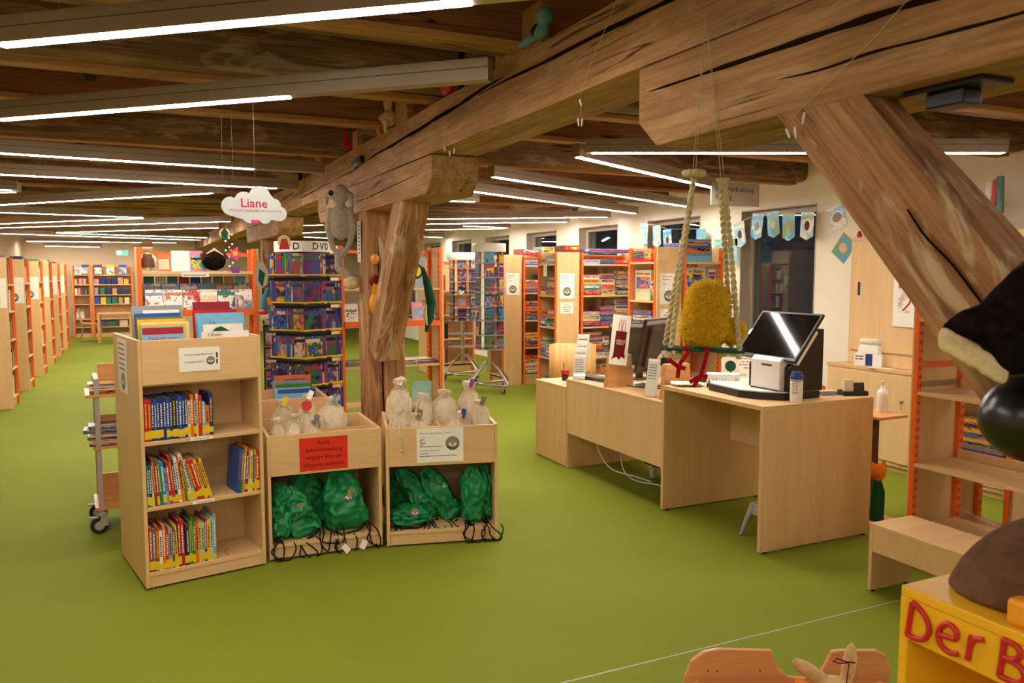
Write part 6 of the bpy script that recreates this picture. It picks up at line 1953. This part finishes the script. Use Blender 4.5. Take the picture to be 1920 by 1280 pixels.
craft('green paper leaf hanging beside the disc tower', 0.895, 5.5, 1.72, CZ, [([(-0.01, 0.0), (0.012, 0.0), (0.02, 0.08), (0, 0.13), (-0.02, 0.08)], 'mint' if 'mint' in M else 'green_nylon'), ([(-0.002, 0.01), (0.004, 0.01), (0.0, 0.11)], 'yellow_tag')])
craft('pale net ornament hanging from the old post', 0.80, 5.9, 1.58, CZ, [([(-0.05, 0.06), (-0.02, 0.0), (0.03, 0.04), (0.045, 0.12), (0.0, 0.22), (-0.045, 0.16)], 'sign_grey'), ([(-0.03, 0.07), (0.0, 0.02), (0.02, 0.12), (-0.02, 0.15)], 'green_dark')])

# toys on top of the display shelf
t = thing('rag_doll', 'rag doll with brown pinafore sitting on the display shelf', 'doll', T(0.075, 6.98, 1.716))
mb = MB().ell((0, 0, 0.19), (0.042, 0.04, 0.042), 16, 12).ell((0, 0, 0.09), (0.035, 0.03, 0.06), 16, 12)
mb.tube([(-0.03, 0, 0.13), (-0.055, -0.02, 0.10), (-0.06, -0.03, 0.07)], [0.012, 0.011, 0.009], 8).tube([(0.03, 0, 0.13), (0.055, -0.02, 0.10), (0.06, -0.03, 0.07)], [0.012, 0.011, 0.009], 8)
mb.tube([(-0.02, 0, 0.05), (-0.025, -0.02, 0.01)], [0.016, 0.013], 8).tube([(0.02, 0, 0.05), (0.025, -0.02, 0.01)], [0.016, 0.013], 8)
mb.build('body', 'skin_doll', t, remesh=0.006)
MB().lathe([(0.052, 0.028), (0.045, 0.08), (0.036, 0.13), (0.02, 0.135)], 16).build('pinafore', 'brown_plush', t)
MB().lathe([(0.044, 0.195), (0.044, 0.215), (0.034, 0.235), (0.01, 0.24)], 16).build('cap', 'brown_plush', t)
t = thing('plush_hedgehog', 'brown shaggy plush hedgehog lying on the display shelf', 'plush toy', T(0.57, 7.0, 1.716))
MB().ell((0, 0, 0.09), (0.095, 0.08, 0.085), 20, 14).ell((0.03, -0.05, 0.06), (0.05, 0.05, 0.045), 16, 10).build('body', 'dark_plush', t, remesh=0.01)
mb = MB()
for k in range(500):
    d = Vector((rnd.gauss(0, 1), rnd.gauss(0, 1), abs(rnd.gauss(0.4, 1)))).normalized()
    p = Vector((d.x * 0.088, d.y * 0.074, 0.09 + d.z * 0.078))
    mb.tube([p, p + d * 0.028 + Vector((0, 0, 0.008))], [0.003, 0.0006], 4)
h_ = mb.build('spines', 'brown_plush', t)
h_['kind'] = 'stuff'
MB().tube([(-0.06, -0.055, 0.14), (0, -0.075, 0.175), (0.07, -0.06, 0.13)], [0.006, 0.012, 0.006], 8).build('forelock', 'cream_plush', t)
# little coloured fairy lights beside it
t = thing('fairy_lights', 'coloured fairy lights hanging above the display shelf', 'string lights', T(0.70, 7.1, 0))
MB().tube([(0, 0, 1.76), (0.02, 0, 1.86), (-0.02, 0, 1.92), (0.03, 0, 2.0), (0.0, 0, 2.1), (0.02, 0, 2.4), (0.0, 0, CZ - 0.3)], 0.0015, 5).build('wire', 'black_soft', t)
for k in range(12):
    MB().ell((0.03 * math.sin(k * 2.1), -0.01, 1.76 + 0.026 * k), 0.007, 8, 6).build('bulb', ['fairy_v', 'fairy_g', 'fairy_r', 'fairy_v'][k % 4], t)

# ------------------------------------------------------------------ sign, bunting and cards
t = thing('hanging_sign', 'grey hanging sign for self checkout and catalogue', 'sign', T(4.83, 6.0, 2.33))
B(0, 0.57, 0, 0.012, 0, 0.215).build('board', 'sign_grey', t)
text('Selbstverbuchung\nKatalog', 0.064, 'ink', t, T(0.045, -0.001, 0.115), align='LEFT', space=1.15)
for x in (0.06, 0.51):
    MB().tube([(x, 0.006, 0.215), (x, 0.006, CZ - 2.33 - 0.02)], 0.002, 5).build('wire', 'steel', t)
flags = [(9.22, 2.37, 4), (8.93, 2.33, -2), (8.70, 2.27, -6), (8.0, 2.24, 0), (7.65, 2.10, 3), (7.42, 2.10, 2), (7.32, 2.28, -12), (7.0, 2.36, 10), (6.78, 2.37, -8), (6.54, 2.33, -2), (6.27, 2.33, 3)]
t = thing('bunting_line', 'thin white line strung along the window wall', 'bunting', T(6.30, 0, 0))
pts = [(0, 9.32, 2.40)]
for y, z, a in flags:
    pts.append((0, y, z + 0.003))
pts += [(0, 6.12, 2.38), (0.09, 5.98, 2.42)]
MB().tube(pts, 0.0025, 5).build('cord', 'paper', t)
for k, (y, z, a) in enumerate(flags):
    f = thing('bunting_flag', 'blue illustrated picture flag on the window bunting, %s from the left' % ordn(k), 'flag', T(6.293, y, z) @ RZ(-90) @ RY(a * 0.8), 'picture flags')
    MB().slab([(-0.09, 0), (-0.09, -0.25), (-0.0, -0.29), (0.09, -0.25), (0.09, 0)], 0, 0.002).build('card', 'sky_card', f)
    MB().ell((0, -0.0, -0.14), (0.035, 0.001, 0.05), 10, 8).build('printed_figure', ['cream_plush', 'beige_plush', 'brown_plush', 'grey_plush'][k % 4], f)
for k, (y, z, a) in enumerate(((5.98, 2.26, -18), (5.885, 1.95, 38))):
    f = thing('picture_card', ['blue picture card pinned crooked high on the window pier', 'light blue picture card pinned as a diamond on the window pier'][k], 'card', T(6.394, y, z) @ RZ(-90) @ RY(a))
    MB().box(-0.10, 0.10, 0, 0.003, -0.12, 0.12).build('card', 'sky_card', f)
    MB().ell((0, -0.001, 0), (0.06, 0.001, 0.05), 12, 8).build('printed_figure', 'cream_plush' if k else 'grey_plush', f)

# ------------------------------------------------------------------ plush toys and lights on the timbers
t = thing('plush_donkey', 'long limbed grey knitted toy hanging from the central bolster', 'plush toy', T(1.375, 5.95, 1.58) @ RZ(60))
mb = MB().ell((0, 0.0, 0.70), (0.055, 0.065, 0.075), 16, 12).ell((-0.02, 0.05, 0.69), (0.03, 0.035, 0.03), 12, 8).ell((0, 0, 0.50), (0.055, 0.075, 0.14), 18, 14)
mb.tube([(0, 0.07, 0.6), (0, 0.10, 0.45), (0.0, 0.06, 0.30), (0, 0.0, 0.25)], [0.025, 0.024, 0.022, 0.025], 10)
mb.tube([(0, -0.07, 0.6), (0, -0.10, 0.45), (0.0, -0.06, 0.32), (0, 0.0, 0.25)], [0.025, 0.024, 0.022, 0.025], 10)
mb.tube([(0, 0.02, 0.25), (0, 0.02, 0.16), (0, -0.06, 0.10), (0, -0.10, 0.04)], [0.03, 0.035, 0.04, 0.03], 10)
mb.tube([(0, 0.05, 0.72), (0, 0.10, 0.70), (0, 0.105, 0.62)], [0.015, 0.02, 0.012], 8).tube([(0, -0.05, 0.72), (0, -0.085, 0.70), (0, -0.09, 0.60)], [0.015, 0.02, 0.012], 8)
mb.build('body', 'grey_plush', t, remesh=0.009)
MB().ell((-0.045, 0.055, 0.705), (0.012, 0.02, 0.02), 10, 8).build('nose', 'ink', t)
MB().ell((-0.02, -0.08, 0.05), (0.05, 0.06, 0.05), 14, 10).build('hoof', 'cream_plush', t)
n = notice('care_tag', 'narrow white paper tag hanging beside the central post', T(1.493, 5.93, 1.78) @ RZ(-90), 0.10, 0.30, t=0.0015)
lines(n, T(0, 0, 0), [(0.03, 0.075, 0.26 - 0.028 * i, 0.01) for i in range(8)], 'ink_grey')
t = thing('plush_bird', 'yellow and red felt toy tucked behind the leaning brace', 'plush toy', T(1.54, 5.64, 1.40))
MB().ell((0, 0, 0.08), (0.04, 0.045, 0.08), 14, 10).ell((0, 0.05, 0.22), (0.03, 0.03, 0.03), 12, 8).ell((0, -0.02, 0.40), (0.03, 0.05, 0.04), 12, 8).tube([(0, 0.05, 0.22), (0, 0.0, 0.26), (0, -0.04, 0.25), (0, 0, 0.12)], 0.022, 8).build('body', 'yellow_dark', t, remesh=0.008)
MB().tube([(0, 0.03, 0.23), (0, -0.02, 0.26), (0, -0.06, 0.25)], 0.03, 10).build('sleeve', 'ink_darkred', t)
t = thing('felt_crocodile', 'long dark green felt toy hanging on the right side of the brace', 'plush toy', T(1.86, 5.45, 1.28))
MB().tube([(0, 0, 0.0), (0.03, 0, 0.1), (0.04, 0, 0.22), (0.01, 0, 0.36), (-0.02, 0, 0.46)], [0.010, 0.03, 0.036, 0.028, 0.010], 12).build('body', 'green_dark', t)
MB().tube([(-0.02, 0, 0.46), (-0.04, 0.0, 0.875)], 0.001, 4).build('thread', 'ink_grey', t)
MB().tube([(0.0, -0.03, 0.05), (-0.02, -0.04, 0.12), (-0.01, -0.04, 0.2)], [0.005, 0.016, 0.005], 8).build('belly', 'cream_plush', t)
t = thing('felt_rooster', 'teal and red felt toy hanging on the far post', 'plush toy', T(0.86, 6.25, 1.36))
MB().tube([(0, 0, 0.05), (0.01, 0, 0.14), (0.03, 0, 0.22)], [0.03, 0.035, 0.02], 10).build('body', 'denim', t)
MB().tube([(0.02, -0.02, 0.16), (0.035, -0.03, 0.1)], [0.014, 0.02], 8).build('wing', 'orange_plush', t)
MB().tube([(0.03, 0, 0.22), (0.03, 0, CZ - 1.36)], 0.0006, 4).build('thread', 'ink_grey', t)
MB().ell((-0.01, 0, 0.05), (0.045, 0.04, 0.022), 12, 8).build('shoe', 'red', t)
MB().ell((-0.005, 0, 0.01), (0.03, 0.03, 0.026), 12, 8).build('sole', 'cream_plush', t)
t = thing('plush_frog', 'turquoise plush figure sitting on the long beam by the packing block', 'plush toy', T(1.49, 2.93, 2.62))
MB().ell((0, -0.04, 0.09), (0.038, 0.04, 0.036), 14, 10).ell((0, 0.0, 0.04), (0.03, 0.045, 0.03), 14, 10).ell((-0.02, 0.07, 0.02), (0.02, 0.03, 0.02), 10, 8).tube([(0, 0.04, 0.03), (-0.03, 0.08, 0.01), (-0.045, 0.11, 0.0)], [0.016, 0.014, 0.012], 8).build('body', 'turq', t, remesh=0.006)
MB().ell((0, 0.01, 0.045), (0.034, 0.04, 0.028), 14, 10).build('vest', 'ink', t)
t = thing('plush_monkey', 'pale plush monkey with long arms on the long beam', 'plush toy', T(1.49, 5.06, 2.63))
mb = MB().ell((0, 0.04, 0.06), (0.045, 0.05, 0.045), 14, 10).ell((0, -0.02, 0.05), (0.05, 0.07, 0.05), 14, 10)
mb.tube([(0, 0.0, 0.08), (-0.01, -0.02, 0.18), (0, -0.05, 0.24)], [0.02, 0.03, 0.03], 10).tube([(0, 0.04, 0.08), (-0.01, 0.08, 0.17), (0, 0.05, 0.25)], [0.01, 0.009, 0.008], 8).tube([(-0.02, 0.0, 0.05), (-0.04, -0.07, 0.02), (-0.04, -0.06, -0.05)], [0.02, 0.018, 0.015], 8)
mb.build('body', 'beige_plush', t, remesh=0.008)
MB().tube([(-0.03, 0.07, 0.05), (-0.045, 0.09, -0.01), (-0.04, 0.07, -0.05)], 0.014, 8).build('scarf', 'orange_plush', t)
MB().ell((-0.02, 0.09, 0.07), (0.03, 0.03, 0.03), 10, 8).build('muzzle', 'cream_plush', t)
MB().ell((0, 0, 0.05), (0.04, 0.06, 0.05), 14, 10).ell((0, -0.07, 0.08), (0.03, 0.03, 0.03), 10, 8).build('red_toy', 'red', None, T(1.53, 4.08, 2.63), remesh=0.008, cat='plush toy', label='round red toy on the long beam under the strip lamp')
MB().ell((0, 0, 0.05), (0.04, 0.10, 0.05), 14, 10).ell((0, 0.10, 0.07), (0.03, 0.035, 0.035), 10, 8).build('dark_toy', 'dark_plush', None, T(1.53, 3.80, 2.66), remesh=0.008, cat='plush toy', label='dark furry toy on the long beam above the strip lamp')
MB().tube([(0, 0, 0.03), (0, 0.04, 0.1), (0, 0.06, 0.16)], [0.03, 0.025, 0.02], 8).build('red_scarf', 'red', None, T(1.50, 6.2, 2.63), cat='scarf', label='red cloth hanging between packing blocks on the long beam')
t = thing('beam_sensor', 'small black device strapped to the face of the long beam', 'device', T(1.478, 5.82, 2.50))
MB().box(-0.02, 0.016, -0.12, 0.12, -0.025, 0.03, RX(-4)).build('case', 'black', t, bevel=0.01)
B(-0.024, -0.018, -0.06, 0.03, -0.015, 0.02).build('lens', 'dark_grey', t)
t = thing('spot_mount', 'flat black fixture under the near bolster', 'fixture', T(1.60, 1.19, 2.099))
MB().box(-0.05, 0.05, -0.10, 0.09, -0.012, 0.0).build('plate', 'black', t, bevel=0.003)
MB().box(-0.03, 0.03, -0.045, 0.045, -0.045, -0.012).build('box', 'black', t, bevel=0.004)
# clear fairy lights wound round the beam
t = thing('fairy_wire', 'clear fairy light wire wound round the near beam', 'string lights')
wpts = [(1.48, 2.30, 2.66), (1.488, 2.42, 2.55), (1.488, 2.50, 2.47), (1.488, 2.56, 2.40), (1.49, 2.60, 2.35), (1.49, 2.60, 2.27)]
MB().tube(wpts, 0.0010, 5).build('wire', 'rope', t)
MB().tube([(1.488, 4.02, 2.45), (1.488, 4.05, 2.38), (1.49, 4.0, 2.34)], 0.0014, 5).build('wire', 'rope', t)
MB().tube([(1.488, 1.10, 2.36), (1.490, 1.3, 2.22), (1.490, 1.48, 2.12), (1.49, 1.55, 2.085)], 0.0009, 5).build('wire', 'rope', t)
for k, p in enumerate(((1.485, 2.60, 2.33), (1.485, 2.61, 2.265), (1.485, 2.58, 2.26), (1.485, 4.03, 2.36), (1.485, 3.95, 2.33), (1.485, 3.88, 2.335), (1.485, 1.56, 2.06), (1.485, 1.53, 2.06), (1.485, 1.50, 2.09))):
    MB().lathe([(0.003, 0), (0.0035, 0.012), (0.0025, 0.026), (0.002, 0.028)], 8, T(*p) @ RX(150 + 20 * (k % 3))).build('bulb', 'white', t)
